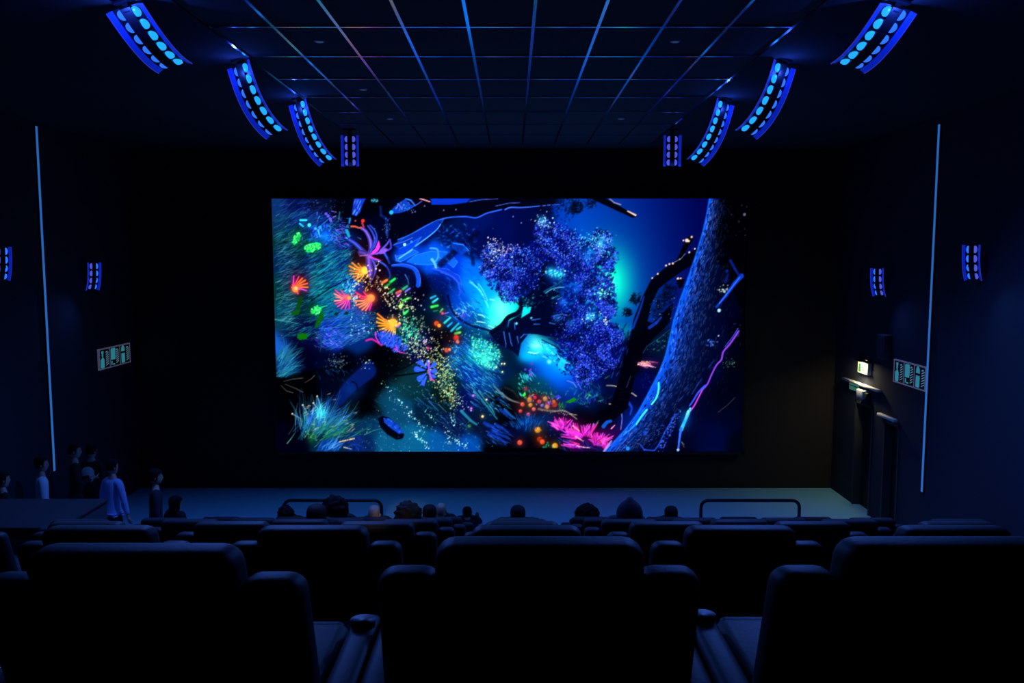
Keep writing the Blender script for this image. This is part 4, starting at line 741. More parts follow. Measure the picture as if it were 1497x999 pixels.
# slim vertical light strips on the side walls
for sd, X, top, bot in (('left', XL, (51.5, 184), (76, 690)), ('right', XR, (1376, 181), (1350, 720))):
    a = at_X(*top, X); b = at_X(*bot, X); y = (a.y + b.y) / 2; s = -1 if X > 0 else 1
    t = thing('light_strip', 'thin vertical blue light strip running up the %s wall' % sd, 'light', (X, y, b.z), group='vertical wall strips')
    link('strip_profile', box((min(0, s * .03), -.035, 0), (max(0, s * .03), .035, a.z - b.z), .004, 1), t, M_FIX)
    link('strip_diffuser', box((min(s * .03, s * .036), -.03, .01), (max(s * .03, s * .036), .03, a.z - b.z - .01)), t, mat('strip_diffuser', (.1, .2, .4), .5, emit=srgb((42, 108, 190)), estr=.8))
# ================================================================ people
def skin_mesh(verts, edges, radii, root=0, sub=1):
    me = bpy.data.meshes.new('skel'); me.from_pydata([tuple(v) for v in verts], edges, []); o = bpy.data.objects.new('skel', me); C.objects.link(o)
    sk = o.modifiers.new('s', 'SKIN'); sk.use_smooth_shade = True
    if sub: o.modifiers.new('b', 'SUBSURF').levels = sub
    for i, r in enumerate(radii):
        sv = me.skin_vertices[0].data[i]; sv.radius = (r, r) if not isinstance(r, tuple) else r; sv.use_root = (i == root)
    bpy.context.view_layer.update()
    ev = o.evaluated_get(bpy.context.evaluated_depsgraph_get()); out = bpy.data.meshes.new_from_object(ev)
    bpy.data.objects.remove(o); bpy.data.meshes.remove(me)
    for p in out.polygons: p.use_smooth = True
    return out
class Sk:
    def __init__(s): s.v, s.e, s.r = [], [], []
    def add(s, p, r, prev=None):
        s.v.append(Vector(p)); s.r.append(r); i = len(s.v) - 1
        if prev is not None: s.e.append((prev, i))
        return i
    def chain(s, pts, prev=None):
        for p, r in pts: prev = s.add(p, r, prev)
        return prev
    def mesh(s, sub=1): return skin_mesh(s.v, s.e, s.r, 0, sub)
HEAD_RINGS = [(-.125, .055, -.015, .034), (-.112, .074, -.045, .046), (-.085, .086, -.068, .058), (-.055, .091, -.082, .066), (-.025, .093, -.092, .071), (0.0, .092, -.098, .074), (.03, .094, -.100, .076), (.06, .088, -.098, .075), (.085, .072, -.088, .067), (.105, .046, -.066, .050), (.118, .012, -.034, .026)]
def head_bm(scale=1.0, grow=0.0, zmin=None, face_open=False):
    """a head (faces +y, centre at eye height): jaw, brow, nose, ears; grow/zmin/face_open turn it into a hair cap"""
    n = 24; bm = bmesh.new(); rings = []
    for z, f, b, w in HEAD_RINGS:
        ring = []
        for k in range(n):
            t = 2 * math.pi * k / n; c, s = math.cos(t), math.sin(t)
            x = (w + grow) * abs(c) ** .9 * math.copysign(1, c); y = (f + b) / 2 + ((f - b) / 2 + grow) * s
            if not face_open and s > .97 and -.06 < z < .01: y += .024 * (1 - abs(z + .03) / .05) if abs(z + .03) < .05 else 0      # nose
            if not face_open and .55 < s < .95 and abs(z) < .012: y -= .010                                                            # eye sockets
            if not face_open and s > .8 and -.085 < z < -.055: y += .004                                                               # mouth
            zz = z * (1 + grow / .12)
            if face_open and y > .02:
                zz = max(zz, .052 + (y - .02) * .25)
            ring.append(bm.verts.new(Vector((x, y, zz)) * scale))
        rings.append(ring)
    for q, r in zip(rings, rings[1:]):
        for k in range(n): bm.faces.new((q[k], q[(k + 1) % n], r[(k + 1) % n], r[k]))
    bm.faces.new(rings[0][::-1]); bm.faces.new(rings[-1])
    if zmin is not None:
        bmesh.ops.bisect_plane(bm, geom=list(bm.verts) + list(bm.edges) + list(bm.faces), plane_co=(0, 0, zmin * scale), plane_no=(0, 0, -1), clear_outer=True)
    if not face_open:
        for sx in (-1, 1):
            t = bmesh.new(); bmesh.ops.create_uvsphere(t, u_segments=10, v_segments=8, radius=1)
            for v in t.verts: v.co = Vector((sx * .078 + v.co.x * .010, -.012 + v.co.y * .020 - .3 * abs(v.co.x) * .01, -.015 + v.co.z * .032)) * scale
            me = bpy.data.meshes.new('t'); t.to_mesh(me); t.free(); bm.from_mesh(me); bpy.data.meshes.remove(me)
            t = bmesh.new(); bmesh.ops.create_uvsphere(t, u_segments=8, v_segments=6, radius=.012 * scale, matrix=Matrix.Translation(Vector((sx * .033, .078, 0)) * scale))
            me = bpy.data.meshes.new('t'); t.to_mesh(me); t.free(); bm.from_mesh(me); bpy.data.meshes.remove(me)
    return bm
def blob_hair(rx, ry, rz, seed, rough=.012, n=26):
    rn = random.Random(seed); bm = bmesh.new(); bmesh.ops.create_icosphere(bm, subdivisions=4, radius=1)
    ph = [(rn.uniform(4, 14), rn.uniform(4, 14), rn.uniform(4, 14), rn.uniform(0, 6)) for _ in range(7)]
    for v in bm.verts:
        d = sum(math.sin(a * v.co.x + p) * math.sin(b * v.co.y + p) * math.sin(c * v.co.z) for a, b, c, p in ph) * rough
        v.co = Vector((v.co.x * (rx + d), v.co.y * (ry + d) - .015, v.co.z * (rz + d) + .01))
        if v.co.y > .06 and v.co.z < .05: v.co.y = .06
    return bm
def put(bm, mtx): bmesh.ops.transform(bm, matrix=mtx, verts=bm.verts); return bm
def join(me, bm):
    b = bmesh.new(); b.from_mesh(me); t = bpy.data.meshes.new('t'); bm.to_mesh(t); bm.free(); b.from_mesh(t); bpy.data.meshes.remove(t)
    m = bpy.data.meshes.new('body'); b.to_mesh(m); b.free()
    for p in m.polygons: p.use_smooth = True
    return m
def hand(sk, wrist, d, side_v, prev, r=.02):
    """palm, four unequal fingers with a bend and a thumb from the side of the palm"""
    d = Vector(d).normalized(); s = Vector(side_v).normalized(); n = d.cross(s).normalized(); w = Vector(wrist)
    palm = sk.add(w + d * .055, (.030, .016), prev); 
    for q, l in ((-.027, .060), (-.009, .072), (.009, .076), (.027, .066)):
        a = sk.add(w + d * .088 + s * q, .0085, palm); b = sk.add(w + d * (.088 + l * .5) + s * q * 1.1 + n * .008, .0078, a); sk.add(w + d * (.088 + l * .85) + s * q * 1.1 + n * .03, .006, b)
    a = sk.add(w + d * .045 + s * -.042, .010, palm); b = sk.add(w + d * .078 + s * -.060 + n * .008, .009, a); sk.add(w + d * .105 + s * -.062 + n * .018, .007, b)
M_HAIR = mat('dark_hair', (.005, .0045, .0045), .7, noise=.4, nscale=200, bump=.5, spec=.15)
M_HAIRB = mat('brown_hair', (.012, .008, .006), .7, noise=.4, nscale=200, bump=.5, spec=.2)
M_SKIN = mat('skin', (.52, .34, .25), .5, noise=.12, nscale=30)
M_TROUS = mat('dark_trousers', (.010, .011, .016), .9, noise=.3, nscale=90)
M_SHOE = mat('black_shoes', (.008, .008, .009), .5)
def cloth(name, col): return mat(name, col, .9, noise=.2, nscale=80, bump=.3)
def person(label, loc, yaw, shirt, head_c, pel, kind, hair='short', hs=1.0, arms=None, head_yaw=0.0, head_tilt=0.0, hair_m=None, group=None, seated=False, floor=False, hk=None, phone=False):
    """one person; body in local axes facing +y; head_c = head centre, pel = pelvis"""
    t = thing('person', label, 'person', loc, yaw, group)
    hc, pv = Vector(head_c), Vector(pel); up = (hc - pv).normalized(); fw = Vector((0, 1, 0)); fw = (fw - up * fw.dot(up)).normalized(); X = Vector((1, 0, 0)); k = (hc - pv).length / .70
    P = lambda a, x=0, f=0: pv + up * (a * k) + X * x + fw * f
    nb = P(.49)
    def torso(sk, g, lo=True):
        i = sk.add(pv, (.15 + g, .105 + g)); i = sk.add(P(.16), (.135 + g, .10 + g), i); i = sk.add(P(.33), (.155 + g, .11 + g), i); return sk.add(P(.46), (.10 + g, .075 + g), i)
    armp = []
    for sx in (-1, 1):
        sh = P(.44, sx * .17)
        if arms and arms.get(sx): el, wr = [Vector(q) for q in arms[sx]]
        elif seated: el = P(.14, sx * .22, .06); wr = el + Vector((-sx * .13, .20, -.03))
        else: el = P(.16, sx * .235, -.02); wr = P(-.09, sx * .25, .06)
        armp.append((sx, sh, el, wr))
    if floor:
        legp = [(sx, pv + X * sx * .09, pv + Vector((sx * .13, .40, .06)), pv + Vector((sx * .12, .78, -.04)), pv + Vector((sx * .12, .88, -.02))) for sx in (-1, 1)]
    elif seated:
        legp = [(sx, pv + X * sx * .09, pv + Vector((sx * .11, .42, .0)), pv + Vector((sx * .11, .66, -.24)), pv + Vector((sx * .13, .78, -.27))) for sx in (-1, 1)]
    else:
        legp = [(sx, pv + Vector((sx * .09, 0, -.04)), Vector((pv.x + sx * .10, .015, pv.z * .50)), Vector((pv.x + sx * .105, -.02, .085)), Vector((pv.x + sx * .12, .12, .035))) for sx in (-1, 1)]
    b = Sk(); c = torso(b, -.03); nk = b.add(P(.53), .055, c); b.add(hc + up * -.085 * hs, .05, nk)
    for sx, sh, el, wr in armp:
        i = b.chain([(sh, .052), (el, .040), (wr, (.027, .022))], c); hand(b, wr, wr - el, X * sx * -1 if not seated else X * -sx, i)
    for sx, hp, kn, an, to in legp: b.chain([(hp, .070), (kn, .050), (an, .036), (to, .028)], 0)
    bm = head_bm(hs); HM = Matrix.Translation(hc) @ Matrix.Rotation(head_yaw, 4, 'Z') @ Matrix.Rotation(head_tilt, 4, 'X'); put(bm, HM)
    body = join(b.mesh(1), bm); link('body', body, t, M_SKIN)
    s = Sk(); c = torso(s, .006); s.add(pv - up * .09, (.168, .122), 0); s.add(P(.515), (.062, .062), c)
    for sx, sh, el, wr in armp: s.chain([(sh, .068), (el, .054), (wr - (wr - el).normalized() * .02, .042)], c)
    so = link('shirt' if kind == 'shirt' else 'jacket', s.mesh(1), t, shirt)
    if kind == 'vest':
        v = Sk(); i = v.add(P(.08, 0, -.10), (.135, .09)); i = v.add(P(.25, 0, -.12), (.15, .10), i); i = v.add(P(.42, 0, -.09), (.12, .08), i); link('backpack', v.mesh(1), t, cloth('grey_green_fabric', (.55, .66, .62)))
    r = Sk(); i = r.add(pv + up * .03, (.155, .115)); r.add(pv, (.155, .115), i)
    for sx, hp, kn, an, to in legp: r.chain([(hp, .10), (kn, .072), (an, .058)], 1)
    link('trousers', r.mesh(1), t, M_TROUS)
    for sx, hp, kn, an, to in legp:
        f = Sk(); d = (to - an); i = f.add(an + Vector((0, -.03, -.035 if not seated else -.02)), .045); i = f.add(an + d * .6, .046, i); f.add(to + d.normalized() * .07, .034, i); link('shoe', f.mesh(1), t, M_SHOE)
    hm = hair_m or M_HAIR
    if hair == 'short': bm = head_bm(hs, .014, -.05, True)
    elif hair == 'long':
        bm = head_bm(hs, .022, -.2, True); t2 = bmesh.new(); bmesh.ops.create_uvsphere(t2, u_segments=20, v_segments=12, radius=1)
        for v in t2.verts: v.co = Vector((v.co.x * .098, -.055 + v.co.y * .055, -.10 + v.co.z * .15)) * hs
        me = bpy.data.meshes.new('t'); t2.to_mesh(me); t2.free(); bm.from_mesh(me); bpy.data.meshes.remove(me)
    elif hair == 'curly': bm = blob_hair(*(hk or (.13, .13, .14)), seed=len(label))
    elif hair == 'hood':
        bm = bmesh.new(); bmesh.ops.create_uvsphere(bm, u_segments=24, v_segments=16, radius=1)
        for v in bm.verts:
            z = v.co.z; w = 1 - .22 * max(0, z) ** 2; v.co = Vector((v.co.x * .148 * w, v.co.y * .13 * w - .02 - .02 * max(0, z), z * .175 - .02 + (.02 if z > .95 else 0)))
            if v.co.y > .05: v.co.y = .05 + (v.co.y - .05) * .1
    else: bm = None
    if bm is not None: link('hood' if hair == 'hood' else 'hair', to_mesh(put(bm, HM)), t, shirt if hair == 'hood' else hm)
    if phone:
        pass
    return t
# ---- seats
def back_bm():
    return None
def slab(x0, x1, z0, z1, y_at, th, bev, seg=4, tap=0.0):
    """upholstered slab leaning along y_at(z), rounded edges"""
    bm = bmesh.new(); bmesh.ops.create_cube(bm, size=1)
    for v in bm.verts:
        v.co = Vector((x0 + (v.co.x + .5) * (x1 - x0), v.co.y * th, z0 + (v.co.z + .5) * (z1 - z0)))
    bmesh.ops.subdivide_edges(bm, edges=[e for e in bm.edges if abs(e.verts[0].co.z - e.verts[1].co.z) > .01], cuts=4, use_grid_fill=True)
    bmesh.ops.bevel(bm, geom=[e for e in bm.edges if e.calc_face_angle(0) > 1], offset=bev, segments=seg, profile=.5, affect='EDGES')
    for v in bm.verts:
        f = (v.co.z - z0) / (z1 - z0); v.co.x += tap * (1 - f) * (1 if v.co.x > (x0 + x1) / 2 else -1); v.co.y += y_at(v.co.z)
    return bm
lean = lambda z: .40 - .34 * (z / SEAT_H)
SEAT_PARTS = []
def sp(name, me, m): me.materials.append(m); SEAT_PARTS.append((name, me))
sp('backrest', to_mesh(slab(-.303, .303, .30, SEAT_H, lean, .17, .06)), M_LEATHER)
for s in (-1, 1):
    a, b = sorted((s * .290, s * .478)); sp('side_wing', to_mesh(slab(a, b,   .12, .925, lambda z: lean(z) + .02, .15, .055, tap=.006)), M_LEATHER)
    a, b = sorted((s * .468, s * .582)); sp('armrest', box((a, .14, .04), (b, .92, .47), .035, 3), M_LEATHER)
    a, b = sorted((s * .490, s * .545)); 
    bm = bmesh.new(); bmesh.ops.create_cone(bm, cap_ends=True, segments=16, radius1=.045, radius2=.05, depth=.03, matrix=Matrix.Translation((s * .525, .80, .475))); sp('cup_holder', to_mesh(bm), M_PLASTIC)
sp('seat_cushion', box((-.455, .34, .24), (.455, .95, .42), .05, 3), M_LEATHER)
FOOT_OUT = box((-.42, .97, .30), (.42, 1.36, .42), .04, 3); FOOT_IN = box((-.42, .93, .06), (.42, 1.01, .40), .03, 3)
FOOT_OUT.materials.append(M_LEATHER); FOOT_IN.materials.append(M_LEATHER)
OCC = [(4, 463), (4, 597), (4, 920), (5, 490), (5, 628), (5, 757), (6, 418), (6, 547), (6, 645), (6, 858), (6, 981)]
sp('base', box((-.44, .20, .0), (.44, .92, .27), .01, 1), M_PLASTIC)
sp('headrest', to_mesh(slab(-.265, .265, SEAT_H - .27, SEAT_H - .03, lambda z: lean(z) + .09, .07, .03)), M_LEATHER)
XC = .080; SP = 1.172
rowname = {1: 'row nearest the camera', 2: 'second row from the camera', 3: 'third row from the camera', 4: 'fourth row from the camera', 5: 'fifth row from the camera', 6: 'front row by the screen'}
num = {0: 'in the middle column', 1: 'one place %s of the middle', 2: 'two places %s of the middle', 3: 'three places %s of the middle', 4: 'four places %s of the middle'}
for k in range(1, 7):
    ks = {1: 2, 2: 3}.get(k, 4)
    for i in range(-ks, ks + 1):
        w = num[abs(i)] % ('left' if i < 0 else 'right') if i else num[0]
        t = thing('recliner_seat', 'black recliner, %s, %s' % (rowname[k], w), 'seat', (XC + i * SP, row_d(k) - .06, row_z(k)), 0, 'recliner seats in rows')
        if k == 1 and i == -1: t.location.z -= .02; t.location.x -= .0
        for n, me in SEAT_PARTS: link(n, me, t)
        link('footrest', FOOT_OUT if any(r == k and abs(at_Y(px, 750, row_d(k) + .36).x - t.location.x) < SP / 2 for r, px in OCC) else FOOT_IN, t)

# ---- seated audience, seen from behind over the seat backs
dark = cloth('black_cloth', (.008, .008, .010)); navy = cloth('navy_cloth', (.012, .016, .035)); grey = cloth('grey_cloth', (.05, .05, .055))
aud = [  # x, y of the head centre in the photograph, row, hair, size, label, options
    (418, 751, 6, 'curly', .95, 'person with short curly hair seated behind the handrail, first head in the line', dict(hk=(.125, .12, .12))),
    (463, 758, 4, 'long', 1.12, 'person with long dark hair and a lit edge beside the bushy-haired one', {}),
    (490, 745, 5, 'curly', 1.0, 'person with tall bushy dark hair in front of the handrail', dict(hk=(.185, .12, .19))),
    (547, 752, 6, 'bald', 1.25, 'bald man seated below the end of the handrail', {}),
    (597, 753, 4, 'curly', 1.0, 'person with a large round dark head of hair next to two overlapping heads', dict(hk=(.145, .14, .14))),
    (628, 753, 5, 'short', 1.08, 'short-haired dark head overlapping the bald pinkish head', {}),
    (645, 747, 6, 'bald', 1.05, 'bald pinkish head behind a dark short-haired head', {}),
    (683, 751, 7, 'short', .95, 'small lone dark head left of the middle column', {}),
    (757, 755, 5, 'short', 1.15, 'single short-haired head in the middle column', {}),
    (858, 754, 6, 'curly', 1.0, 'person with wide curly hair next to the hooded one', dict(hk=(.20, .11, .19))),
    (920, 748, 4, 'hood', 1.0, 'person in a pointed dark hood rising above the seats', {}),
    (981, 754, 6, 'short', 1.2, 'short-haired head farthest to the right, beside the empty handrail', {})]
for px, py, row, hair, hs, lab, op in aud:
    Yh = row_d(row) + .36 if row < 7 else row_d(6) + 1.75; p = at_Y(px, py, Yh); zr = row_z(min(row, 6)); hz = p.z - zr
    pz = .585 if row < 7 else .135; dy = math.sqrt(max(.70 ** 2 - (hz - pz) ** 2, .04)); seatx = p.x
    person('seated ' + lab, (p.x, Yh - .34, zr), 0, dark if hair != 'hood' else navy, (0, .34, hz), (0, min(.34 + dy, .84), pz), 'jacket', hair, hs, seated=True, floor=row == 7, hair_m=M_HAIRB if px in (463,) else None, group='seated audience', **op)

# ---- people standing by the left wall
light_blue = cloth('light_blue_shirt', (.62, .82, .95)); teal = cloth('grey_teal_cloth', (.22, .28, .28))
def stand(px, top, H, lab, shirt, yaw, kind='shirt', hair='short', **op):
    z = H; Y = (CAM_Z - z) * 1.0; 
    # distance at which a person of height H on the floor reaches picture row `top`
    d = ray(px, top); s = (H - CAM_Z) / d.z; X, Y = d.x * s, d.y * s
    return person(lab, (X, Y, 0), yaw, shirt, (0, .02, H - .125), (0, 0, (H - .125) * .585), kind, hair, 1.0, group='people standing at the side', **op)
stand(1, 690, 1.80, 'person half cut off by the picture edge at the low wall', dark, math.radians(-40))
stand(58, 668, 1.83, 'person in a light blue shirt standing alone behind the low wall', light_blue, math.radians(-55), arms={-1: ((-.22, -.04, 1.12), (-.10, .16, 1.00)), 1: ((.22, .0, 1.12), (.12, .20, 1.02))})
stand(107, 649, 1.87, 'tall person in black with a pale profile, behind the low wall', dark, math.radians(-62), arms={-1: ((-.24, .06, 1.18), (-.08, .26, 1.22)), 1: ((.24, .06, 1.18), (.08, .27, 1.23))})
stand(132, 650, 1.70, 'dark-haired person in black with a grey-green backpack', dark, math.radians(-12), kind='vest', arms={-1: ((-.25, .02, 1.12), (-.20, .22, 1.05))})
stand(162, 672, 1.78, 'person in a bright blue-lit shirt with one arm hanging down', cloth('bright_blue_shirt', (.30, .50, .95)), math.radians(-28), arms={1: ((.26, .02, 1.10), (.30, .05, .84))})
stand(225, 686, 1.79, 'person in a dark jacket standing apart beside the aisle', navy, math.radians(-62), kind='jacket')
stand(255, 727, 1.12, 'short dark-haired person low beside the standing one in the jacket', dark, math.radians(-30), kind='jacket', hair='long')
# ================================================================ low wall, rails, doors, signs
pw = at_Y(152, 735, 12.3)
par = thing('low_wall', 'broad low dark blue partition ledge in front of the standing people', 'partition', (XL, 12.3, 0))
zt = pw.z + .03
link('wall_body', box((0, -1.25, 0), (pw.x - XL, .08, zt - .04)), par, mat('partition_fabric', (.045, .055, .075), .9, noise=.3, nscale=80))
link('wall_cap', box((0, -1.27, zt - .04), (pw.x - XL + .02, .10, zt), .01, 2), par, mat('partition_cap', (.02, .024, .032), .9))
for xa, xb, lab in ((412.5, 560, 'black tubular hoop handrail in front of the seated heads'), (1022.5, 1171, 'black tubular hoop handrail standing clear on the open floor')):
    Yr = 15.2; a, b = at_Y(xa, 740, Yr), at_Y(xb, 740, Yr); zt_ = at_Y(xa, 732, Yr).z
    t = thing('handrail', lab, 'handrail', ((a.x + b.x) / 2, Yr, 0), group='hoop handrails'); h = (b.x - a.x) / 2 - .03; R = .13
    pts = [(-h, 0, 0.0), (-h, 0, zt_ * .5), (-h, 0, zt_ - R)] + [(-h + R - R * math.cos(q), 0, zt_ - R + R * math.sin(q)) for q in [math.pi / 2 * i / 6 for i in range(1, 7)]]
    pts += [(-p[0], 0, p[2]) for p in pts[::-1]]
    link('rail_tube', tube(pts, .030, 12), t, M_METAL_DK)
    for s in (-1, 1):
        bm = bmesh.new(); bmesh.ops.create_cone(bm, cap_ends=True, segments=20, radius1=.075, radius2=.07, depth=.012, matrix=Matrix.Translation((s * h, 0, .006))); link('floor_flange', to_mesh(bm, smooth=False), t, M_METAL_DK)

def door(name, y0, y1, zt, lab):
    d = struct(link(name, multi([((XR + .14, y1 + .05, 0), (XR + .19, y0 - .05, zt - .05), 0)]), m=M_DOOR)); 
    link('door_frame', multi([((XR - .02, y0 - .05, 0), (XR + .25, y0, zt), 0), ((XR - .02, y1, 0), (XR + .25, y1 + .05, zt), 0), ((XR - .02, y1, zt - .05), (XR + .25, y0, zt), 0)]), d, M_FRAME)
    link('door_handle', multi([((XR + .08, y1 + .10, 1.02), (XR + .14, y1 + .13, 1.05), 0), ((XR + .07, y1 + .10, 1.02), (XR + .10, y1 + .24, 1.05), 0), ((XR + .13, y1 + .085, .95), (XR + .14, y1 + .145, 1.13), 0)]), d, mat('steel', (.5, .5, .5), .35, 1.0))
    return d
door('door_1', dA[0], dA[1], DZ, ''); door('door_2', dB[0], dB[1], DZB, '')
la, lb_ = at_X(1237, 551, XR), at_X(1289, 571.5, XR)
struct(link('trim_1', box((XR - .09, lb_.y, (la.z + lb_.z) / 2 - .045), (XR, la.y, (la.z + lb_.z) / 2), .004, 1), m=M_LEDGE))
l2a, l2b = at_X(1288.5, 603.5, XR), at_X(1313, 614, XR)
struct(link('trim_2', box((XR - .09, l2b.y, (l2a.z + l2b.z) / 2 - .05), (XR, l2a.y, (l2a.z + l2b.z) / 2), .004, 1), m=M_LEDGE))

# exit sign over the far door (lit box with running figure)
e0, e1 = at_X(1255, 529, XR - .06), at_X(1269.5, 545, XR - .06); ez = (at_X(1262, 528, XR).z, at_X(1262, 545.5, XR).z)
W_, H_ = e0.y - e1.y, ez[0] - ez[1]
M_GREEN = mat('sign_green', (.01, .08, .02), .5, emit=srgb((50, 95, 10)), estr=.5)
ex = thing('exit_sign', 'lit emergency exit sign with a green running figure above the far door', 'sign', (XR, (e0.y + e1.y) / 2, ez[1]))
link('sign_box', box((-.07, -W_ / 2, 0), (0, W_ / 2, H_), .006, 1), ex, M_WHITE)
link('sign_panel', box((-.074, -W_ / 2 + .015, .015), (-.07, W_ / 2 - .015, H_ - .015)), ex, mat('sign_lit_panel', (.6, .6, .4), .5, emit=srgb((235, 225, 140)), estr=.8))
def flat(polys, x0, x1, name, parent, m):
    bm = bmesh.new()
    for p in polys:
        a = [bm.verts.new((x0, y, z)) for y, z in p]; b = [bm.verts.new((x1, y, z)) for y, z in p]; n = len(p)
        bm.faces.new(a); bm.faces.new(b[::-1])
        for k in range(n): bm.faces.new((a[k], a[(k + 1) % n], b[(k + 1) % n], b[k]))
    return link(name, to_mesh(bm, smooth=False), parent, m)
w, h = W_, H_
Q = lambda u, v: (w / 2 - u * w, v * h)          # u from the far end (photo left) 0..1, v up
def seg(u0, v0, u1, v1, t):
    dx, dy = (u1 - u0) * w, (v1 - v0) * h; l = math.hypot(dx, dy); nx, ny = -dy / l * t / 2, dx / l * t / 2
    return [(w / 2 - u0 * w - nx, v0 * h + ny), (w / 2 - u1 * w - nx, v1 * h + ny), (w / 2 - u1 * w + nx, v1 * h - ny), (w / 2 - u0 * w + nx, v0 * h - ny)]
flat([[Q(.12, .12), Q(.34, .12), Q(.34, .82), Q(.12, .82)], seg(.62, .62, .55, .40, .045), seg(.55, .40, .72, .28, .035), seg(.72, .28, .70, .12, .03), seg(.55, .40, .46, .24, .035), seg(.62, .60, .74, .48, .025), seg(.60, .60, .48, .50, .025), [Q(.62, .70), Q(.70, .70), Q(.70, .84), Q(.62, .84)]],
     -.078, -.074, 'running_figure', ex, M_GREEN)
link('sign_hood', box((-.13, -W_ / 2 - .02, H_), (0, W_ / 2 + .02, H_ + .03), .004, 1), ex, M_PLASTIC)
ld = bpy.data.lights.new('exit_lamp', 'AREA'); ld.shape = 'RECTANGLE'; ld.size = .35; ld.size_y = .05; ld.energy = 22.0; ld.color = (1.0, .86, .55)
lo = bpy.data.objects.new('exit_lamp', ld); C.objects.link(lo); lo.parent = ex; lo.location = (-.11, 0, H_ - .005); lo.rotation_euler = (0, math.radians(-18), 0)

# small green door sign and white emergency lamp under the ledge
g0, g1 = at_X(1243, 560, XR), at_X(1256, 570, XR)
gs = thing('door_sign', 'small pale green sign above the far door, under the ledge', 'sign', (XR, (g0.y + g1.y) / 2, at_X(1249, 571, XR).z))
gw, gh = g0.y - g1.y, at_X(1249, 558, XR).z - at_X(1249, 571, XR).z
link('sign_plate', box((-.02, -gw / 2, 0), (0, gw / 2, gh), .003, 1), gs, mat('sign_pale_green', (.10, .30, .24), .5, emit=srgb((62, 120, 100)), estr=.6))
link('sign_stripe', box((-.022, -gw / 2 + .03, gh * .45), (-.02, gw / 2 - .03, gh * .55)), gs, mat('sign_dark_green', (.01, .07, .05), .5))
c0, c1 = at_X(1254.5, 570, XR - .1), at_X(1263.5, 579, XR - .1)
em = thing('emergency_lamp', 'small white emergency lamp on the door head beside the green sign', 'lamp', (XR, (c0.y + c1.y) / 2, at_X(1259, 580, XR).z))
cw, ch = c0.y - c1.y, at_X(1259, 567.5, XR).z - at_X(1259, 580, XR).z
link('lamp_body', box((-.14, -cw / 2, 0), (0, cw / 2, ch), .015, 2), em, M_WHITE)
link('lamp_bracket', box((-.10, -cw / 2 - .10, -.05), (0, -cw / 2 - .01, ch * .8), .01, 1), em, M_PLASTIC)

# wall speaker box
s0, s1 = at_X(1294, 506, XR), at_X(1304, 506, XR)
sb = thing('wall_speaker', 'narrow upright blue-grey speaker box on the right wall above the signs', 'speaker', (XR, (s0.y + s1.y) / 2, at_X(1299, 525, XR).z))
sw, sh = s0.y - s1.y, at_X(1299, 489, XR).z - at_X(1299, 525, XR).z
link('cabinet', box((-.16, -sw / 2, 0), (0, sw / 2, sh), .015, 2), sb, mat('speaker_paint', (.06, .075, .10), .6))
link('grille', box((-.168, -sw / 2 + .02, .02), (-.16, sw / 2 - .02, sh - .02)), sb, mat('speaker_grille', (.03, .04, .055), .8, noise=.5, nscale=300, bump=.8))

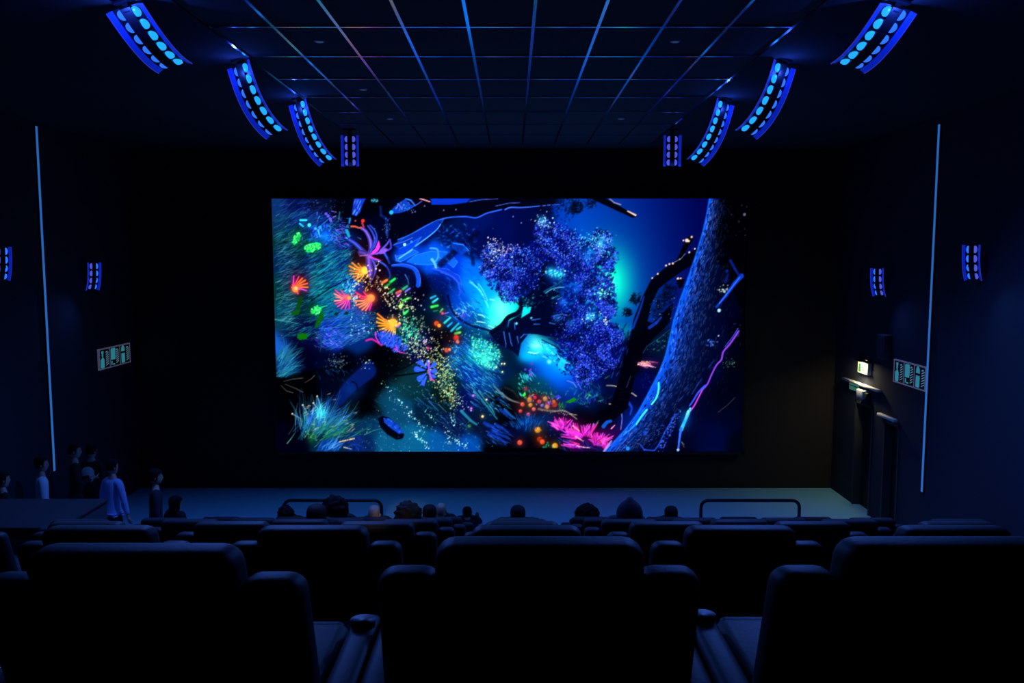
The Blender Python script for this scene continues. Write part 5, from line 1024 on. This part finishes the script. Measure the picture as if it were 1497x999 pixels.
# three-panel signs on both walls
M_SIGNB = mat('sign_black', (.004, .007, .014), .5)
M_TEAL = mat('sign_teal', (.12, .40, .42), .5, emit=srgb((52, 150, 165)), estr=.55)  # weak glow added to pictures, frame and script so they look lit
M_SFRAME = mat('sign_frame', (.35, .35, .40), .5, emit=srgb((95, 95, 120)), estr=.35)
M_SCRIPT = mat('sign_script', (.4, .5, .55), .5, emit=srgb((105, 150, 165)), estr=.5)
def triple(X, far, near, ztop, zbot, lab):
    s = -1 if X > 0 else 1          # offset from the wall into the room
    yF, yN = far, near; L = yF - yN; Hh = ztop - zbot
    t = thing('panel_sign', lab, 'sign', (X, (yF + yN) / 2, zbot), group='three-panel wall signs')
    xa = s * .03
    fr = .022
    def yy(u): return (L / 2 - u * L) if X > 0 else (-L / 2 + u * L)      # u = 0 at photo left
    B = lambda u0, v0, u1, v1, d0, d1: ((min(xa + s * d0, xa + s * d1), min(yy(u0), yy(u1)), v0 * Hh), (max(xa + s * d0, xa + s * d1), max(yy(u0), yy(u1)), v1 * Hh), 0)
    fu = fr / L; fv = fr / Hh
    link('sign_frame', multi([B(0, 0, 1, fv, -.03, .012), B(0, 1 - fv, 1, 1, -.03, .012), B(0, 0, fu, 1, -.03, .012), B(1 - fu, 0, 1, 1, -.03, .012), B(.325, 0, .325 + fu, 1, -.03, .010), B(.65, 0, .65 + fu, 1, -.03, .010)]), t, M_SFRAME)
    for i, (a, b) in enumerate(((0, .325), (.325, .65), (.65, 1))):
        a2, b2 = a + fu * 1.1, b - fu * .2; pnl = link('sign_panel', multi([B(a2, fv, b2, 1 - fv, -.03, .002)]), t, M_SIGNB)
        W2 = b2 - a2; u = lambda q: a2 + q * W2
        PO = lambda pts: [(yy(u(p)), v * Hh) for p, v in pts]
        if i == 0: shp = [[(.10, .12), (.16, .06), (.40, .06), (.46, .12), (.46, .46), (.38, .54), (.30, .60), (.22, .54), (.10, .46)], [(.22, .60), (.34, .60), (.36, .70), (.40, .88), (.18, .88), (.22, .70)]]
        elif i == 1: shp = [[(.08, .36), (.50, .36), (.54, .44), (.54, .92), (.12, .92), (.08, .86)], [(.10, .12), (.20, .12), (.20, .30), (.10, .30)], [(.26, .10), (.46, .10), (.46, .16), (.26, .16)]]
        else: shp = [[(.12, .08), (.42, .08), (.46, .14), (.46, .56), (.12, .56)], [(.12, .66), (.46, .66), (.44, .84), (.34, .94), (.22, .94), (.14, .84)]]
        x0, x1 = xa + s * .002, xa + s * .006
        flat([PO(p) for p in shp], x0, x1, 'pictogram', pnl, M_TEAL)
        st = []                                        # slanted script running up the panel
        for j in range(6):
            v = .14 + j * .105; st.append([(.62 + .02 * (j % 2), v), (.88, v + .085), (.90, v + .125), (.64, v + .04)])
        st.append([(.60, .78), (.80, .80), (.78, .86), (.66, .84)])
        flat([PO(p) for p in st], x0, x1, 'script_lettering', pnl, M_SCRIPT)
    return t
a = at_X(1307, 524, XR - .04); b = at_X(1352, 570, XR - .04); z1 = at_X(1307, 524, XR).z; z0 = at_X(1307, 557.5, XR).z
triple(XR, a.y, b.y, z1, z0, 'framed three-panel sign with teal pictures on the wall beside the light strip')
a = at_X(145.5, 526, XL + .04); b = at_X(190.5, 517, XL + .04); z1 = at_X(146, 511, XL + .04).z; z0 = at_X(146, 542, XL + .04).z
triple(XL, b.y, a.y, z1, z0, 'framed three-panel sign with teal pictures above the standing people')

# added warm spot, unseen behind the camera, to brighten the bald heads
pp = thing('added_head_lamp', 'small added warm lamp, unseen at the rear wall behind the camera', 'lamp', (-.2, YB + .06, 6.6))
bm = bmesh.new(); bmesh.ops.create_cone(bm, cap_ends=True, segments=20, radius1=.05, radius2=.08, depth=.14, matrix=Matrix.Rotation(math.radians(90), 4, 'X')); link('lamp_housing', to_mesh(bm, smooth=False), pp, M_PLASTIC)
bm = bmesh.new(); bmesh.ops.create_cone(bm, cap_ends=True, segments=20, radius1=.085, radius2=.085, depth=.01, matrix=Matrix.Translation((0, .075, 0)) @ Matrix.Rotation(math.radians(90), 4, 'X')); link('lamp_rim', to_mesh(bm, smooth=False), pp, M_METAL_DK)
sl = bpy.data.lights.new('added_head_spot', 'SPOT'); sl.energy = 1700; sl.color = (1, .80, .58); sl.spot_size = math.radians(3.6); sl.spot_blend = .5; sl.shadow_soft_size = .05
so = bpy.data.objects.new('added_head_spot', sl); C.objects.link(so); so.parent = pp; so.location = (0, .12, 0)
tgt = at_Y(588, 762, 13.4); dv = tgt - Vector((-.2, YB + .18, 6.6)); so.rotation_euler = dv.to_track_quat('-Z', 'Y').to_euler()
